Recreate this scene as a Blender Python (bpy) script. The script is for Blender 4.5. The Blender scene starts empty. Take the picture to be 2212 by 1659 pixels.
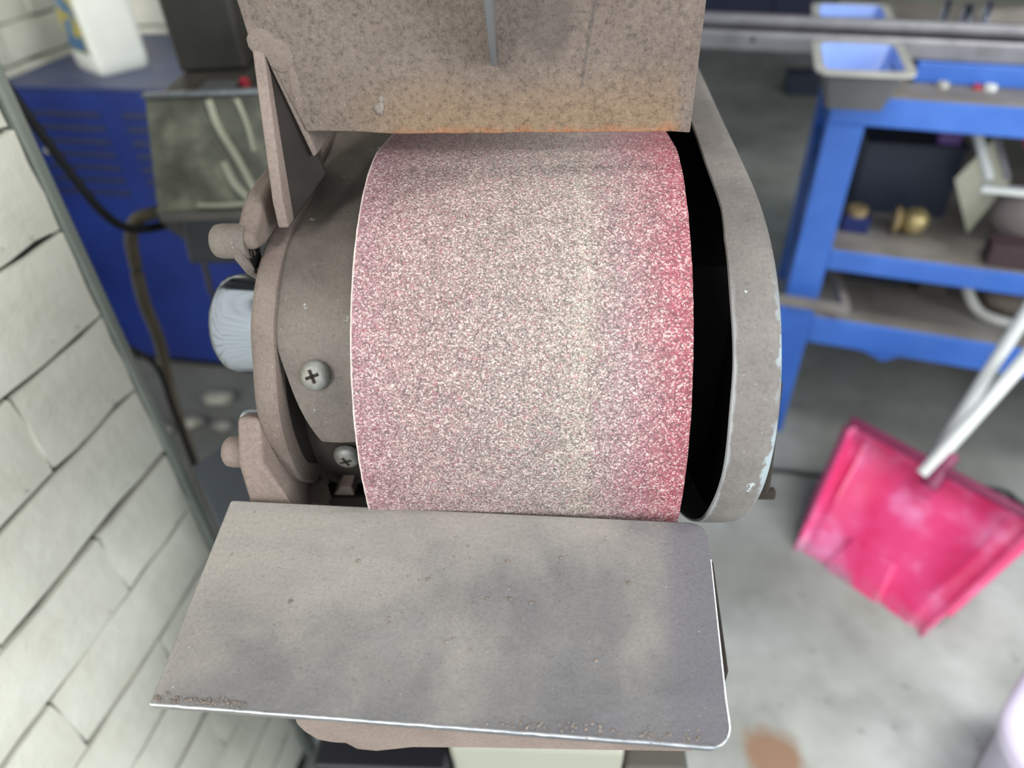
import bpy, bmesh, math, random
from mathutils import Vector, Matrix
random.seed(7)
S = bpy.context.scene
COL = S.collection
R = math.radians

# ------------------------------------------------------------------ camera, light, exposure
cam_d = bpy.data.cameras.new('camera'); cam = bpy.data.objects.new('camera', cam_d); COL.objects.link(cam)
cam_d.sensor_fit = 'HORIZONTAL'; cam_d.sensor_width = 36.0; cam_d.lens = 36.0 * 1535 / 2212
cam_d.clip_start = 0.01
d = Vector((84, -1915, -1535)).normalized()          # world down, in camera axes
zc = -d
h = Vector((0, 0, -1)); h = (h - zc * h.dot(zc)).normalized()
xc = h.cross(zc)
rot = Matrix((xc, h, zc))                            # rows: world axes in camera axes
cam.matrix_world = Matrix.Translation((0, 0, 1.25)) @ rot.to_4x4()
cam_d.dof.use_dof = True; cam_d.dof.focus_distance = 0.325; cam_d.dof.aperture_fstop = 5.2
S.camera = cam

w = bpy.data.worlds.new('daylight'); S.world = w; w.use_nodes = True
bg = w.node_tree.nodes['Background']; bg.inputs[0].default_value = (0.90, 0.95, 1.0, 1); bg.inputs[1].default_value = 1.6

def area(name, loc, target, sx, sy, power, colr):
    l = bpy.data.lights.new(name, 'AREA'); l.shape = 'RECTANGLE'; l.size = sx; l.size_y = sy; l.energy = power; l.color = colr
    o = bpy.data.objects.new(name, l); COL.objects.link(o); o.location = loc
    o.rotation_euler = (Vector(target) - Vector(loc)).to_track_quat('-Z', 'Y').to_euler()
    return o
area('roller_door_daylight', (-1.45, -1.35, 2.3), (0.05, 0.4, 0.95), 1.1, 1.1, 100, (1.0, 0.97, 0.93))
area('right_fill_light', (2.6, -1.5, 1.9), (-0.3, 0.4, 0.7), 1.4, 1.8, 92, (0.97, 0.99, 1.0))  # added fill from the right, lifts the brick wall and guard edge
area('overhead_fill_light', (1.15, 0.35, 2.75), (1.1, 0.7, 0), 1.4, 0.25, 42, (1.0, 0.98, 0.95))  # added overhead fill, brightens floor, dustpan and bench top
S.view_settings.view_transform = 'Standard'; S.view_settings.look = 'None'
S.view_settings.exposure = -0.25; S.view_settings.gamma = 1.0; S.view_settings.use_curve_mapping = False

# ------------------------------------------------------------------ helpers
def lin(c):
    if isinstance(c, str):
        c = c.lstrip('#'); c = [int(c[i:i+2], 16) / 255 for i in (0, 2, 4)]
        c = [x / 12.92 if x <= 0.04045 else ((x + 0.055) / 1.055) ** 2.4 for x in c]
    return (c[0], c[1], c[2], 1.0)

def N(nt, t, **kw):
    n = nt.nodes.new(t)
    for k, v in kw.items():
        if hasattr(n, k): setattr(n, k, v)
        else: n.inputs[k].default_value = v
    return n

def ramp(nt, fac, stops, interp='LINEAR'):
    r = nt.nodes.new('ShaderNodeValToRGB'); r.color_ramp.interpolation = interp
    el = r.color_ramp.elements
    while len(el) < len(stops): el.new(0.5)
    for e, (p, c) in zip(el, stops):
        e.position = p; e.color = lin(c) if not isinstance(c, (int, float)) else (c, c, c, 1)
    nt.links.new(fac, r.inputs[0]); return r.outputs[0]

def mixc(nt, fac, a, b, mode='MIX'):
    m = nt.nodes.new('ShaderNodeMix'); m.data_type = 'RGBA'; m.blend_type = mode
    for s, v in ((m.inputs[0], fac), (m.inputs[6], a), (m.inputs[7], b)):
        if hasattr(v, 'is_linked'): nt.links.new(v, s)
        elif isinstance(v, (int, float)): s.default_value = v
        else: s.default_value = lin(v)
    return m.outputs[2]

def math_(nt, op, a, b=None, c=None, clamp=False):
    m = nt.nodes.new('ShaderNodeMath'); m.operation = op; m.use_clamp = clamp
    for i, v in enumerate((a, b, c)):
        if v is None: continue
        if hasattr(v, 'is_linked'): nt.links.new(v, m.inputs[i])
        else: m.inputs[i].default_value = v
    return m.outputs[0]

def noise(nt, vec, scale, detail=4, rough=0.55, dist=0.0):
    n = N(nt, 'ShaderNodeTexNoise'); n.inputs['Scale'].default_value = scale; n.inputs['Detail'].default_value = detail
    n.inputs['Roughness'].default_value = rough; n.inputs['Distortion'].default_value = dist
    if vec is not None: nt.links.new(vec, n.inputs['Vector'])
    return n.outputs[0]

def base_mat(name, rough=0.6, metal=0.0, spec=0.5):
    m = bpy.data.materials.new(name); m.use_nodes = True
    nt = m.node_tree; b = nt.nodes['Principled BSDF']
    b.inputs['Roughness'].default_value = rough; b.inputs['Metallic'].default_value = metal
    b.inputs['Specular IOR Level'].default_value = spec
    tc = nt.nodes.new('ShaderNodeTexCoord')
    return m, nt, b, tc.outputs['Object']

def bump(nt, b, hgt, strength, dist=0.001):
    n = nt.nodes.new('ShaderNodeBump'); n.inputs['Strength'].default_value = strength; n.inputs['Distance'].default_value = dist
    nt.links.new(hgt, n.inputs['Height']); nt.links.new(n.outputs[0], b.inputs['Normal'])

def mottled(name, cols, scale=20, rough=0.6, metal=0.0, spec=0.5, detail=5, bs=None, bstr=0.3, bdist=0.001, grain=None, gamt=0.25, sheen=None):
    """noise-mottled paint / metal / plastic; grain adds a finer light-dark speckle"""
    m, nt, b, v = base_mat(name, rough, metal, spec)
    f = noise(nt, v, scale, detail)
    k = len(cols)
    c = ramp(nt, f, [(0.3 + 0.4 * i / max(1, k - 1), q) for i, q in enumerate(cols)]) if k > 1 else None
    if grain:
        g = noise(nt, v, grain, 2, 0.7)
        gr = ramp(nt, g, [(0.3, 1 - gamt), (0.5, 1.0), (0.68, min(1.0, 1.0))])
        src = c if c is not None else cols[0]
        c = mixc(nt, 1.0, src, gr, 'MULTIPLY')
    if c is not None: nt.links.new(c, b.inputs['Base Color'])
    else: b.inputs['Base Color'].default_value = lin(cols[0])
    if bs: bump(nt, b, noise(nt, v, bs, 4, 0.65), bstr, bdist)
    return m

def plain(name, c, rough=0.5, metal=0.0, spec=0.5):
    return mottled(name, [c, c], 30, rough, metal, spec, bs=300, bstr=0.06)

def tag(o, label=None, cat=None, group=None, kind=None):
    for k, v in (('label', label), ('category', cat), ('group', group), ('kind', kind)):
        if v: o[k] = v
    return o

def empty(name, loc=(0, 0, 0), rz=0.0):
    o = bpy.data.objects.new(name, None); o.empty_display_size = 0.05
    o.location = loc; o.rotation_euler = (0, 0, rz); COL.objects.link(o); return o

def obj(name, bm, mat, parent=None, loc=(0, 0, 0), rz=0.0, smooth=False, bevel=0.0, seg=2, angle=35, weighted=False):
    bmesh.ops.recalc_face_normals(bm, faces=bm.faces[:])
    me = bpy.data.meshes.new(name); bm.to_mesh(me); bm.free()
    if mat is not None:
        for mm in (mat if isinstance(mat, (list, tuple)) else [mat]): me.materials.append(mm)
    o = bpy.data.objects.new(name, me); COL.objects.link(o); o.location = loc; o.rotation_euler = (0, 0, rz)
    if parent is not None: o.parent = parent
    if smooth or bevel:
        me.polygons.foreach_set('use_smooth', [True] * len(me.polygons))
        try: me.set_sharp_from_angle(angle=R(angle))
        except Exception: pass
    if bevel:
        md = o.modifiers.new('bevel', 'BEVEL'); md.width = bevel; md.segments = seg; md.limit_method = 'ANGLE'; md.angle_limit = R(30)
        md.harden_normals = True
    return o

def copy_tree(o, parent=None):
    c = o.copy(); COL.objects.link(c)
    if parent is not None: c.parent = parent
    for ch in list(o.children): copy_tree(ch, c)
    return c

def BM(): return bmesh.new()

def box(bm, x0, x1, y0, y1, z0, z1, mi=0):
    vs = [bm.verts.new(p) for p in ((x0, y0, z0), (x1, y0, z0), (x1, y1, z0), (x0, y1, z0), (x0, y0, z1), (x1, y0, z1), (x1, y1, z1), (x0, y1, z1))]
    fs = [bm.faces.new([vs[i] for i in q]) for q in ((0, 3, 2, 1), (4, 5, 6, 7), (0, 1, 5, 4), (1, 2, 6, 5), (2, 3, 7, 6), (3, 0, 4, 7))]
    for f in fs: f.material_index = mi
    return vs

def hexa(bm, pts):
    vs = [bm.verts.new(p) for p in pts]
    for q in ((0, 3, 2, 1), (4, 5, 6, 7), (0, 1, 5, 4), (1, 2, 6, 5), (2, 3, 7, 6), (3, 0, 4, 7)): bm.faces.new([vs[i] for i in q])
    return vs

def prism(bm, poly, off):
    """closed polygon (3D points) extruded by vector off"""
    off = Vector(off)
    a = [bm.verts.new(p) for p in poly]; b = [bm.verts.new(Vector(p) + off) for p in poly]
    bm.faces.new(a); bm.faces.new(b[::-1])
    n = len(a)
    for i in range(n): bm.faces.new((a[i], b[i], b[(i + 1) % n], a[(i + 1) % n]))

def lathe(bm, prof, axis='x', center=(0, 0, 0), n=48):
    """profile of (along, radius) turned about an axis"""
    rings = []
    for t, r in prof:
        ring = []
        for i in range(n):
            a = 2 * math.pi * i / n; c, s = r * math.cos(a), r * math.sin(a)
            p = {'x': (t, c, s), 'y': (c, t, s), 'z': (c, s, t)}[axis]
            ring.append(bm.verts.new(Vector(p) + Vector(center)))
        rings.append(ring)
    for A, B in zip(rings[:-1], rings[1:]):
        for i in range(n): bm.faces.new((A[i], A[(i + 1) % n], B[(i + 1) % n], B[i]))
    for ring in (rings[0], rings[-1]): bm.faces.new(ring)

def tube(bm, pts, r, n=10, closed_ends=True):
    pts = [Vector(p) for p in pts]; rings = []
    up = Vector((0.13, 0.31, 0.94)).normalized()
    for i, p in enumerate(pts):
        t = (pts[min(i + 1, len(pts) - 1)] - pts[max(i - 1, 0)]).normalized()
        if abs(t.dot(up)) > 0.95: up = Vector((1, 0, 0.1)).normalized()
        a = t.cross(up).normalized(); b = a.cross(t)
        rings.append([bm.verts.new(p + (a * math.cos(2 * math.pi * k / n) + b * math.sin(2 * math.pi * k / n)) * r) for k in range(n)])
    for A, B in zip(rings[:-1], rings[1:]):
        for i in range(n): bm.faces.new((A[i], A[(i + 1) % n], B[(i + 1) % n], B[i]))
    if closed_ends: bm.faces.new(rings[0]); bm.faces.new(rings[-1])

def spline(pts, k=8):
    P = [Vector(p) for p in pts]; P = [2 * P[0] - P[1]] + P + [2 * P[-1] - P[-2]]; out = []
    for i in range(1, len(P) - 2):
        for j in range(k):
            t = j / k; a, b, c, e = P[i - 1], P[i], P[i + 1], P[i + 2]
            out.append(0.5 * ((2 * b) + (c - a) * t + (2 * a - 5 * b + 4 * c - e) * t * t + (3 * b - a - 3 * c + e) * t ** 3))
    out.append(P[-2]); return out

def blob(bm, c, r, sub=1, jit=0.2, sq=(1, 1, 1)):
    res = bmesh.ops.create_icosphere(bm, subdivisions=sub, radius=r)
    for v in res['verts']:
        v.co = Vector((v.co.x * sq[0], v.co.y * sq[1], v.co.z * sq[2])) * (1 + random.uniform(-jit, jit)) + Vector(c)

def roundrect(w0, w1, l0, l1, rad, k=5):
    """rounded rectangle outline; rad = radii at (x0y0, x1y0, x1y1, x0y1)"""
    out = []
    for (cx, cy, sx, sy, a0), r in zip(((w0, l0, 1, 1, 180), (w1, l0, -1, 1, 270), (w1, l1, -1, -1, 0), (w0, l1, 1, -1, 90)), rad):
        if r <= 0: out.append((cx, cy)); continue
        for i in range(k + 1):
            a = R(a0 + 90 * i / k); out.append((cx + sx * r + r * math.cos(a), cy + sy * r + r * math.sin(a)))
    return out

# ------------------------------------------------------------------ materials
M_floor, nt, b, v = base_mat('concrete_floor', 0.75)
f1 = noise(nt, v, 3.0, 8, 0.6); f2 = noise(nt, v, 9.0, 6, 0.6, 0.6)
c = ramp(nt, f1, [(0.3, '#8b8d86'), (0.46, '#b0b4ae'), (0.6, '#c3c8c5'), (0.75, '#d0d5d5')])
c = mixc(nt, ramp(nt, f2, [(0.5, 0.0), (0.68, 0.5)]), c, '#999c98')
f4 = noise(nt, v, 27.0, 5, 0.6)
c = mixc(nt, ramp(nt, f4, [(0.64, 0.0), (0.72, 0.6)]), c, '#55514c')
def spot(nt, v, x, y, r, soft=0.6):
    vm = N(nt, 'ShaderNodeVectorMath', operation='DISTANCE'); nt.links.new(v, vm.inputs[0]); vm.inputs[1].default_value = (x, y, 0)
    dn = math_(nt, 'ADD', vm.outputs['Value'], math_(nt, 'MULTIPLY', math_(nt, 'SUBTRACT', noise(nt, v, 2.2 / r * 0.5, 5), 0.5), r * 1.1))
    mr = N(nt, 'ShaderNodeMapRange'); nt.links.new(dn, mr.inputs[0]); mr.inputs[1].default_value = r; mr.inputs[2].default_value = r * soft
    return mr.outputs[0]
c = mixc(nt, spot(nt, v, 0.41, 0.525, 0.06), c, '#94765f')
c = mixc(nt, spot(nt, v, 0.9, 0.36, 0.05), c, '#8a7466')
# dark floor patches round the bench, the grinder and the machine cabinet
c = mixc(nt, math_(nt, 'MULTIPLY', spot(nt, v, 1.35, 1.75, 1.0, 0.45), 0.42), c, '#4a4a46')  # dimness deeper in the room, round the bench, painted into the floor
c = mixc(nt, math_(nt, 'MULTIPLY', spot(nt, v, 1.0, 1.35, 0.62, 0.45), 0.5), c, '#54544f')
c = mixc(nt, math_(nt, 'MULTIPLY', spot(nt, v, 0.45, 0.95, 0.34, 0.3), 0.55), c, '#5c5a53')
c = mixc(nt, math_(nt, 'MULTIPLY', spot(nt, v, 1.5, 4.2, 1.5, 0.5), 0.6), c, '#3a3b38')  # dim far end of the room painted into the floor
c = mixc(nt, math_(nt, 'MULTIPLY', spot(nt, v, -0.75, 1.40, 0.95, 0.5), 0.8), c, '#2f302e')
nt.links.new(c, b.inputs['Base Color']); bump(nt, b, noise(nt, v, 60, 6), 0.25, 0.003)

def brick_mat(name, cols):
    m, nt, b, v = base_mat(name, 0.62)
    f = noise(nt, v, 14, 6, 0.6)
    c = ramp(nt, f, [(0.3, cols[0]), (0.5, cols[1]), (0.7, cols[2])])
    g = noise(nt, v, 55, 4, 0.6)
    c = mixc(nt, ramp(nt, g, [(0.66, 0.0), (0.74, 0.55)]), c, '#8d8d80')
    nt.links.new(c, b.inputs['Base Color']); bump(nt, b, noise(nt, v, 45, 6, 0.6), 0.55, 0.004); return m
M_brick = brick_mat('painted_brick', ('#d3d3c4', '#dfdfd1', '#e6e6da'))
M_mortar, nt, b, v = base_mat('raked_mortar', 0.9)
c = ramp(nt, noise(nt, v, 11, 5), [(0.48, '#2e2e29'), (0.60, '#6b6b60'), (0.68, '#b4b4a6')]); nt.links.new(c, b.inputs['Base Color'])
M_trim = mottled('grey_green_paint', ['#7c837b', '#8e958c'], 9, 0.5)
M_plaster = mottled('pale_plaster', ['#8f9188', '#a2a49b'], 3, 0.8)
M_ceil = mottled('grey_ceiling', ['#77797a', '#868889'], 2, 0.85)

# dusty castings of the grinder
def dusty(name, cols, scale=16, rough=0.72, spec=0.35, bs=700, bstr=0.5, bdist=0.0006, grain=900, gamt=0.45, metal_spots=None, metal=0.0):
    m, nt, b, v = base_mat(name, rough, metal, spec)
    f = noise(nt, v, scale, 7, 0.6)
    k = len(cols)
    c = ramp(nt, f, [(0.28 + 0.44 * i / (k - 1), q) for i, q in enumerate(cols)])
    g = noise(nt, v, grain * 0.55, 6, 0.85)
    c = mixc(nt, 1.0, c, ramp(nt, g, [(0.32, 1 - gamt * 0.85), (0.5, 0.90), (0.66, 1.0)]), 'MULTIPLY')
    sp = noise(nt, v, 950, 2, 0.6)
    c = mixc(nt, ramp(nt, sp, [(0.70, 0.0), (0.75, 0.6)]), c, '#d6cdc6')
    p = noise(nt, v, 210, 5, 0.7)
    c = mixc(nt, ramp(nt, p, [(0.66, 0.0), (0.74, 0.6)]), c, '#3a332e')
    if metal_spots:
        q = noise(nt, v, metal_spots, 5, 0.65)
        c = mixc(nt, ramp(nt, q, [(0.66, 0.0), (0.69, 0.75)]), c, '#c3cdd0')
    nt.links.new(c, b.inputs['Base Color'])
    bump(nt, b, math_(nt, 'ADD', noise(nt, v, bs * 0.6, 5, 0.8), math_(nt, 'MULTIPLY', noise(nt, v, 120, 3), 0.7)), bstr, bdist * 1.6); return m
M_dust = dusty('grinding_dust_steel', ['#6a5e56', '#80736b', '#908379'])
M_dust_pink = dusty('pinkish_dust', ['#786a62', '#8b7c74', '#9a8b82'])
M_dust_grey = dusty('dusty_grey_steel', ['#615a55', '#7a7169', '#8c827a'], 22, 0.5, 0.5, metal_spots=60)
M_guard = dusty('guard_paint', ['#65615e', '#75706c', '#827d78'], 24, 0.55, 0.4, metal_spots=75)
nt = M_guard.node_tree; b = nt.nodes['Principled BSDF']; c = b.inputs['Base Color'].links[0].from_socket
v = [n for n in nt.nodes if n.type == 'TEX_COORD'][0].outputs['Object']
sep = N(nt, 'ShaderNodeSeparateXYZ'); nt.links.new(v, sep.inputs[0])
chip = math_(nt, 'ADD', sep.outputs[0], math_(nt, 'MULTIPLY', math_(nt, 'SUBTRACT', noise(nt, v, 70, 5, 0.65), 0.5), 0.019))
def mrange0(nt, src, a, bb):
    q = N(nt, 'ShaderNodeMapRange'); nt.links.new(src, q.inputs[0]); q.inputs[1].default_value = a; q.inputs[2].default_value = bb; return q.outputs[0]
low = mrange0(nt, sep.outputs[2], 0.10, 0.075)
c = mixc(nt, math_(nt, 'MULTIPLY', math_(nt, 'MULTIPLY', mrange0(nt, chip, 0.1078, 0.1090), math_(nt, 'MULTIPLY', low, ramp(nt, noise(nt, v, 26, 3), [(0.42, 0.15), (0.56, 1.0)]))), 0.7), c, '#a3b4bb')
c = mixc(nt, math_(nt, 'MULTIPLY', mrange0(nt, math_(nt, 'ADD', sep.outputs[0], math_(nt, 'MULTIPLY', noise(nt, v, 90, 3), 0.003)), 0.0932, 0.0922), math_(nt, 'MULTIPLY', low, 0.3)), c, '#c4cfd4')
nt.links.new(c, b.inputs['Base Color'])
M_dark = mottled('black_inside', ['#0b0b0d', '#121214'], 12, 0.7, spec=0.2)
M_darkdust_shade = mottled('dark_dusty_shaded_steel', ['#2b2724', '#3b3531'], 30, 0.85, spec=0.2, bs=500, bstr=0.3)  # dusty dark steel; also stands in for shade inside flange and bracket
M_chrome, nt, b, v = base_mat('polished_steel', 0.10, 1.0)
b.inputs['Base Color'].default_value = lin('#a4abbb'); b.inputs['Anisotropic'].default_value = 0.4
M_bright = mottled('bare_worn_steel', ['#a9b0b6', '#dfe5ea'], 140, 0.35, 0.75, bs=600, bstr=0.3)
M_screw = dusty('zinc_screw', ['#716d64', '#96968f', '#b4b9b6'], 90, 0.35, 0.6, gamt=0.2, metal=0.4)

# abrasive belt
M_belt, nt, b, v = base_mat('abrasive_grit', 0.62, 0.0, 0.4)
sep = N(nt, 'ShaderNodeSeparateXYZ'); nt.links.new(v, sep.inputs[0])
wob = math_(nt, 'MULTIPLY', math_(nt, 'SUBTRACT', noise(nt, v, 22, 5, 0.65), 0.5), 0.032)
x = math_(nt, 'ADD', sep.outputs[0], wob)
t = N(nt, 'ShaderNodeMapRange'); nt.links.new(x, t.inputs[0]); t.inputs[1].default_value = -0.075; t.inputs[2].default_value = 0.075
c = ramp(nt, t.outputs[0], [(0.0, '#b38990'), (0.16, '#ad9492'), (0.45, '#a89a95'), (0.68, '#aba099'), (0.79, '#a99191'), (0.89, '#ad7a81'), (0.97, '#b3636e')])
xs = math_(nt, 'ADD', sep.outputs[0], math_(nt, 'MULTIPLY', wob, 0.22))
sx = N(nt, 'ShaderNodeMapRange'); nt.links.new(math_(nt, 'ABSOLUTE', math_(nt, 'SUBTRACT', xs, 0.027)), sx.inputs[0]); sx.inputs[1].default_value = 0.008; sx.inputs[2].default_value = 0.001
mp = N(nt, 'ShaderNodeMapping'); nt.links.new(v, mp.inputs[0]); mp.inputs['Scale'].default_value = (60, 14, 14)
streak = math_(nt, 'MULTIPLY', sx.outputs[0], ramp(nt, noise(nt, mp.outputs[0], 1.0, 4), [(0.42, 0.0), (0.62, 0.75)]))
c = mixc(nt, math_(nt, 'MULTIPLY', streak, 0.7), c, '#c6bfae')
vor = nt.nodes.new('ShaderNodeTexVoronoi'); vor.inputs['Scale'].default_value = 1450; vor.inputs['Randomness'].default_value = 1.0
jit = nt.nodes.new('ShaderNodeVectorMath'); jit.operation = 'ADD'
nz = N(nt, 'ShaderNodeTexNoise'); nz.inputs['Scale'].default_value = 700; nt.links.new(v, nz.inputs['Vector'])
sc_ = nt.nodes.new('ShaderNodeVectorMath'); sc_.operation = 'SCALE'; sc_.inputs['Scale'].default_value = 0.0011; nt.links.new(nz.outputs['Color'], sc_.inputs[0])
nt.links.new(v, jit.inputs[0]); nt.links.new(sc_.outputs[0], jit.inputs[1]); nt.links.new(jit.outputs[0], vor.inputs['Vector'])
vs_ = N(nt, 'ShaderNodeSeparateColor'); nt.links.new(vor.outputs['Color'], vs_.inputs[0])
rnd = vs_.outputs[0]; rn2 = vs_.outputs[1]; dst = vor.outputs['Distance']
gap = N(nt, 'ShaderNodeMapRange'); nt.links.new(dst, gap.inputs[0]); gap.inputs[1].default_value = 0.30; gap.inputs[2].default_value = 0.75; gap.inputs[3].default_value = 1.0; gap.inputs[4].default_value = 0.42
c = mixc(nt, 1.0, c, gap.outputs[0], 'MULTIPLY')
c = mixc(nt, ramp(nt, rnd, [(0.08, 0.6), (0.28, 0.0)]), c, '#51474c')
c = mixc(nt, ramp(nt, rnd, [(0.66, 0.0), (0.95, 0.6)]), c, '#ead9d2')
c = mixc(nt, ramp(nt, rn2, [(0.82, 0.0), (0.95, 0.28)]), c, '#b03a58')
c = mixc(nt, ramp(nt, noise(nt, v, 260, 3, 0.6), [(0.60, 0.0), (0.74, 0.35)]), c, '#a8496a')
c = mixc(nt, 1.0, c, ramp(nt, noise(nt, v, 130, 4, 0.6), [(0.35, 0.84), (0.6, 1.0)]), 'MULTIPLY')
fr_ = N(nt, 'ShaderNodeMapRange'); nt.links.new(sep.outputs[0], fr_.inputs[0]); fr_.inputs[1].default_value = -0.0741; fr_.inputs[2].default_value = -0.0746
c = mixc(nt, math_(nt, 'MULTIPLY', fr_.outputs[0], 0.7), c, '#e4d5cc')
nt.links.new(c, b.inputs['Base Color'])
bump(nt, b, math_(nt, 'ADD', math_(nt, 'MULTIPLY', dst, -0.8), math_(nt, 'MULTIPLY', rnd, 0.5)), 0.55, 0.0008)
M_cloth = mottled('belt_backing', ['#4d4038', '#5b4c42'], 60, 0.9)
M_rubber = mottled('black_rubber', ['#121212', '#1a1a1a'], 30, 0.8, spec=0.2)

# spark shield: tan dust thickens to orange along the lower edge (a deposit that stays put)
M_shield, nt, b, v = base_mat('shield_dust', 0.78, 0.0, 0.3)
sep = N(nt, 'ShaderNodeSeparateXYZ'); nt.links.new(v, sep.inputs[0])
f = noise(nt, v, 18, 7, 0.62)
c = ramp(nt, f, [(0.3, '#786b63'), (0.5, '#8e8077'), (0.7, '#988b82')])
zz = math_(nt, 'ADD', sep.outputs[2], math_(nt, 'MULTIPLY', math_(nt, 'SUBTRACT', noise(nt, v, 30, 5), 0.5), 0.016))
def mrange(nt, src, a, bb, lo=0.0, hi=1.0):
    q = N(nt, 'ShaderNodeMapRange'); nt.links.new(src, q.inputs[0]); q.inputs[1].default_value = a; q.inputs[2].default_value = bb
    q.inputs[3].default_value = lo; q.inputs[4].default_value = hi; q.interpolation_type = 'SMOOTHSTEP'; return q.outputs[0]
xin = mrange(nt, sep.outputs[0], -0.098, -0.045); xr = mrange(nt, sep.outputs[0], 0.0755, 0.0665)
tan = math_(nt, 'MULTIPLY', math_(nt, 'MULTIPLY', mrange(nt, zz, 0.172, 0.143), xin), xr)
c = mixc(nt, math_(nt, 'MULTIPLY', tan, 0.75), c, '#a68d70')
zo = math_(nt, 'ADD', sep.outputs[2], math_(nt, 'MULTIPLY', math_(nt, 'SUBTRACT', noise(nt, v, 130, 5), 0.5), 0.010))
org = math_(nt, 'MULTIPLY', math_(nt, 'MULTIPLY', mrange(nt, zo, 0.1415, 0.1372), mrange(nt, sep.outputs[0], -0.072, -0.05)), xr)
c = mixc(nt, math_(nt, 'MULTIPLY', org, 0.65), c, '#c07f58')
# scored line and grit contrast
ln = math_(nt, 'SUBTRACT', math_(nt, 'SUBTRACT', sep.outputs[0], 0.0267), math_(nt, 'MULTIPLY', math_(nt, 'SUBTRACT', sep.outputs[2], 0.1572), 0.14))
lnm = math_(nt, 'MULTIPLY', mrange(nt, math_(nt, 'ABSOLUTE', ln), 0.0012, 0.0004), mrange(nt, sep.outputs[2], 0.156, 0.158))
c = mixc(nt, math_(nt, 'MULTIPLY', lnm, 0.45), c, '#5a5858')
g = noise(nt, v, 430, 6, 0.85)
c = mixc(nt, 1.0, c, ramp(nt, g, [(0.34, 0.42), (0.5, 0.90), (0.62, 1.0)]), 'MULTIPLY')  # grit highlights and hollows painted in where the bump reads weak
c = mixc(nt, ramp(nt, g, [(0.58, 0.0), (0.72, 0.4)]), c, '#c9b9a8')
c = mixc(nt, ramp(nt, noise(nt, v, 900, 2, 0.6), [(0.68, 0.0), (0.74, 0.6)]), c, '#dacdbd')
pk = noise(nt, v, 200, 5, 0.7)
c = mixc(nt, ramp(nt, pk, [(0.64, 0.0), (0.74, 0.7)]), c, '#40362e')
# blade's soft cast shadow, painted dark on the shield to its right
blade_sh = N(nt, 'ShaderNodeVectorMath', operation='DISTANCE'); nt.links.new(v, blade_sh.inputs[0]); blade_sh.inputs[1].default_value = (0.012, -0.02, 0.183)
blade_shd = math_(nt, 'ADD', blade_sh.outputs['Value'], math_(nt, 'MULTIPLY', math_(nt, 'SUBTRACT', noise(nt, v, 55, 5), 0.5), 0.030))
c = mixc(nt, mrange(nt, blade_shd, 0.020, 0.006, 0.0, 0.55), c, '#5d5754')
nt.links.new(c, b.inputs['Base Color'])
bump(nt, b, math_(nt, 'ADD', noise(nt, v, 330, 6, 0.85), math_(nt, 'MULTIPLY', noise(nt, v, 120, 3), 0.9)), 0.95, 0.0017)

# work rest: dark steel under grey-brown dust
M_rest, nt, b, v = base_mat('rest_steel', 0.5, 0.0, 0.5)
sep = N(nt, 'ShaderNodeSeparateXYZ'); nt.links.new(v, sep.inputs[0])
f = noise(nt, v, 17, 7, 0.6, 0.3)
yy = math_(nt, 'ADD', math_(nt, 'MULTIPLY', sep.outputs[1], 3.4), f)
c = ramp(nt, math_(nt, 'ADD', math_(nt, 'SUBTRACT', yy, math_(nt, 'MULTIPLY', sep.outputs[0], 1.7)), 0.13), [(0.30, '#5d5d61'), (0.50, '#6e6d6d'), (0.72, '#8b8782'), (0.95, '#99948d')])
mp = N(nt, 'ShaderNodeMapping'); nt.links.new(v, mp.inputs[0]); mp.inputs['Rotation'].default_value = (0, 0, R(35)); mp.inputs['Scale'].default_value = (9, 30, 9)
c = mixc(nt, ramp(nt, noise(nt, mp.outputs[0], 1.0, 6, 0.65), [(0.54, 0.0), (0.7, 0.5)]), c, '#77787c')
edge = mrange(nt, math_(nt, 'ADD', sep.outputs[0], math_(nt, 'MULTIPLY', math_(nt, 'SUBTRACT', f, 0.5), 0.02)), 0.092, 0.103)
c = mixc(nt, math_(nt, 'MULTIPLY', edge, 0.75), c, '#64636a')
g = noise(nt, v, 560, 6, 0.85)
c = mixc(nt, 1.0, c, ramp(nt, g, [(0.32, 0.66), (0.5, 0.93), (0.66, 1.0)]), 'MULTIPLY')
c = mixc(nt, ramp(nt, noise(nt, v, 170, 4, 0.7), [(0.66, 0.0), (0.73, 0.55)]), c, '#403b38')
c = mixc(nt, ramp(nt, noise(nt, v, 620, 2, 0.6), [(0.73, 0.0), (0.77, 0.7)]), c, '#dcdad6')
nt.links.new(c, b.inputs['Base Color']); bump(nt, b, math_(nt, 'ADD', noise(nt, v, 380, 6, 0.8), math_(nt, 'MULTIPLY', noise(nt, v, 90, 3), 0.5)), 0.6, 0.0011)

M_blue = mottled('blue_paint', ['#3765ba', '#3d6dc4', '#4878d0'], 7, 0.35, bs=80, bstr=0.05)
M_blue2 = mottled('blue_enamel', ['#12225c', '#162a6c', '#1a3078'], 4, 0.45)
M_blue_in = mottled('pale_blue_reflection', ['#7e9fe6', '#90aeee'], 6, 0.3)  # blue reflection inside the trays, put into the colour
M_steelgrey = mottled('mill_steel', ['#6f6f74', '#8a8a90', '#77777c'], 12, 0.38, 0.35, bs=90, bstr=0.1)
M_shelf = mottled('worn_grey_sheet', ['#6a655f', '#807b75', '#8b8885'], 9, 0.55)
M_graytray = mottled('galvanised_rim', ['#a6a7a2', '#bcbdb8'], 20, 0.45)
M_navy = plain('navy_plastic', '#1c2638', 0.5)
M_navy_deep = plain('deep_blue_card', '#17245e', 0.5)
M_pink = mottled('pink_plastic', ['#d63870', '#dc457e', '#e26ea2'], 6, 0.32)
M_pink2, nt, b, v = base_mat('pink_plastic_dusty', 0.3, 0.0, 0.5)
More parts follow.
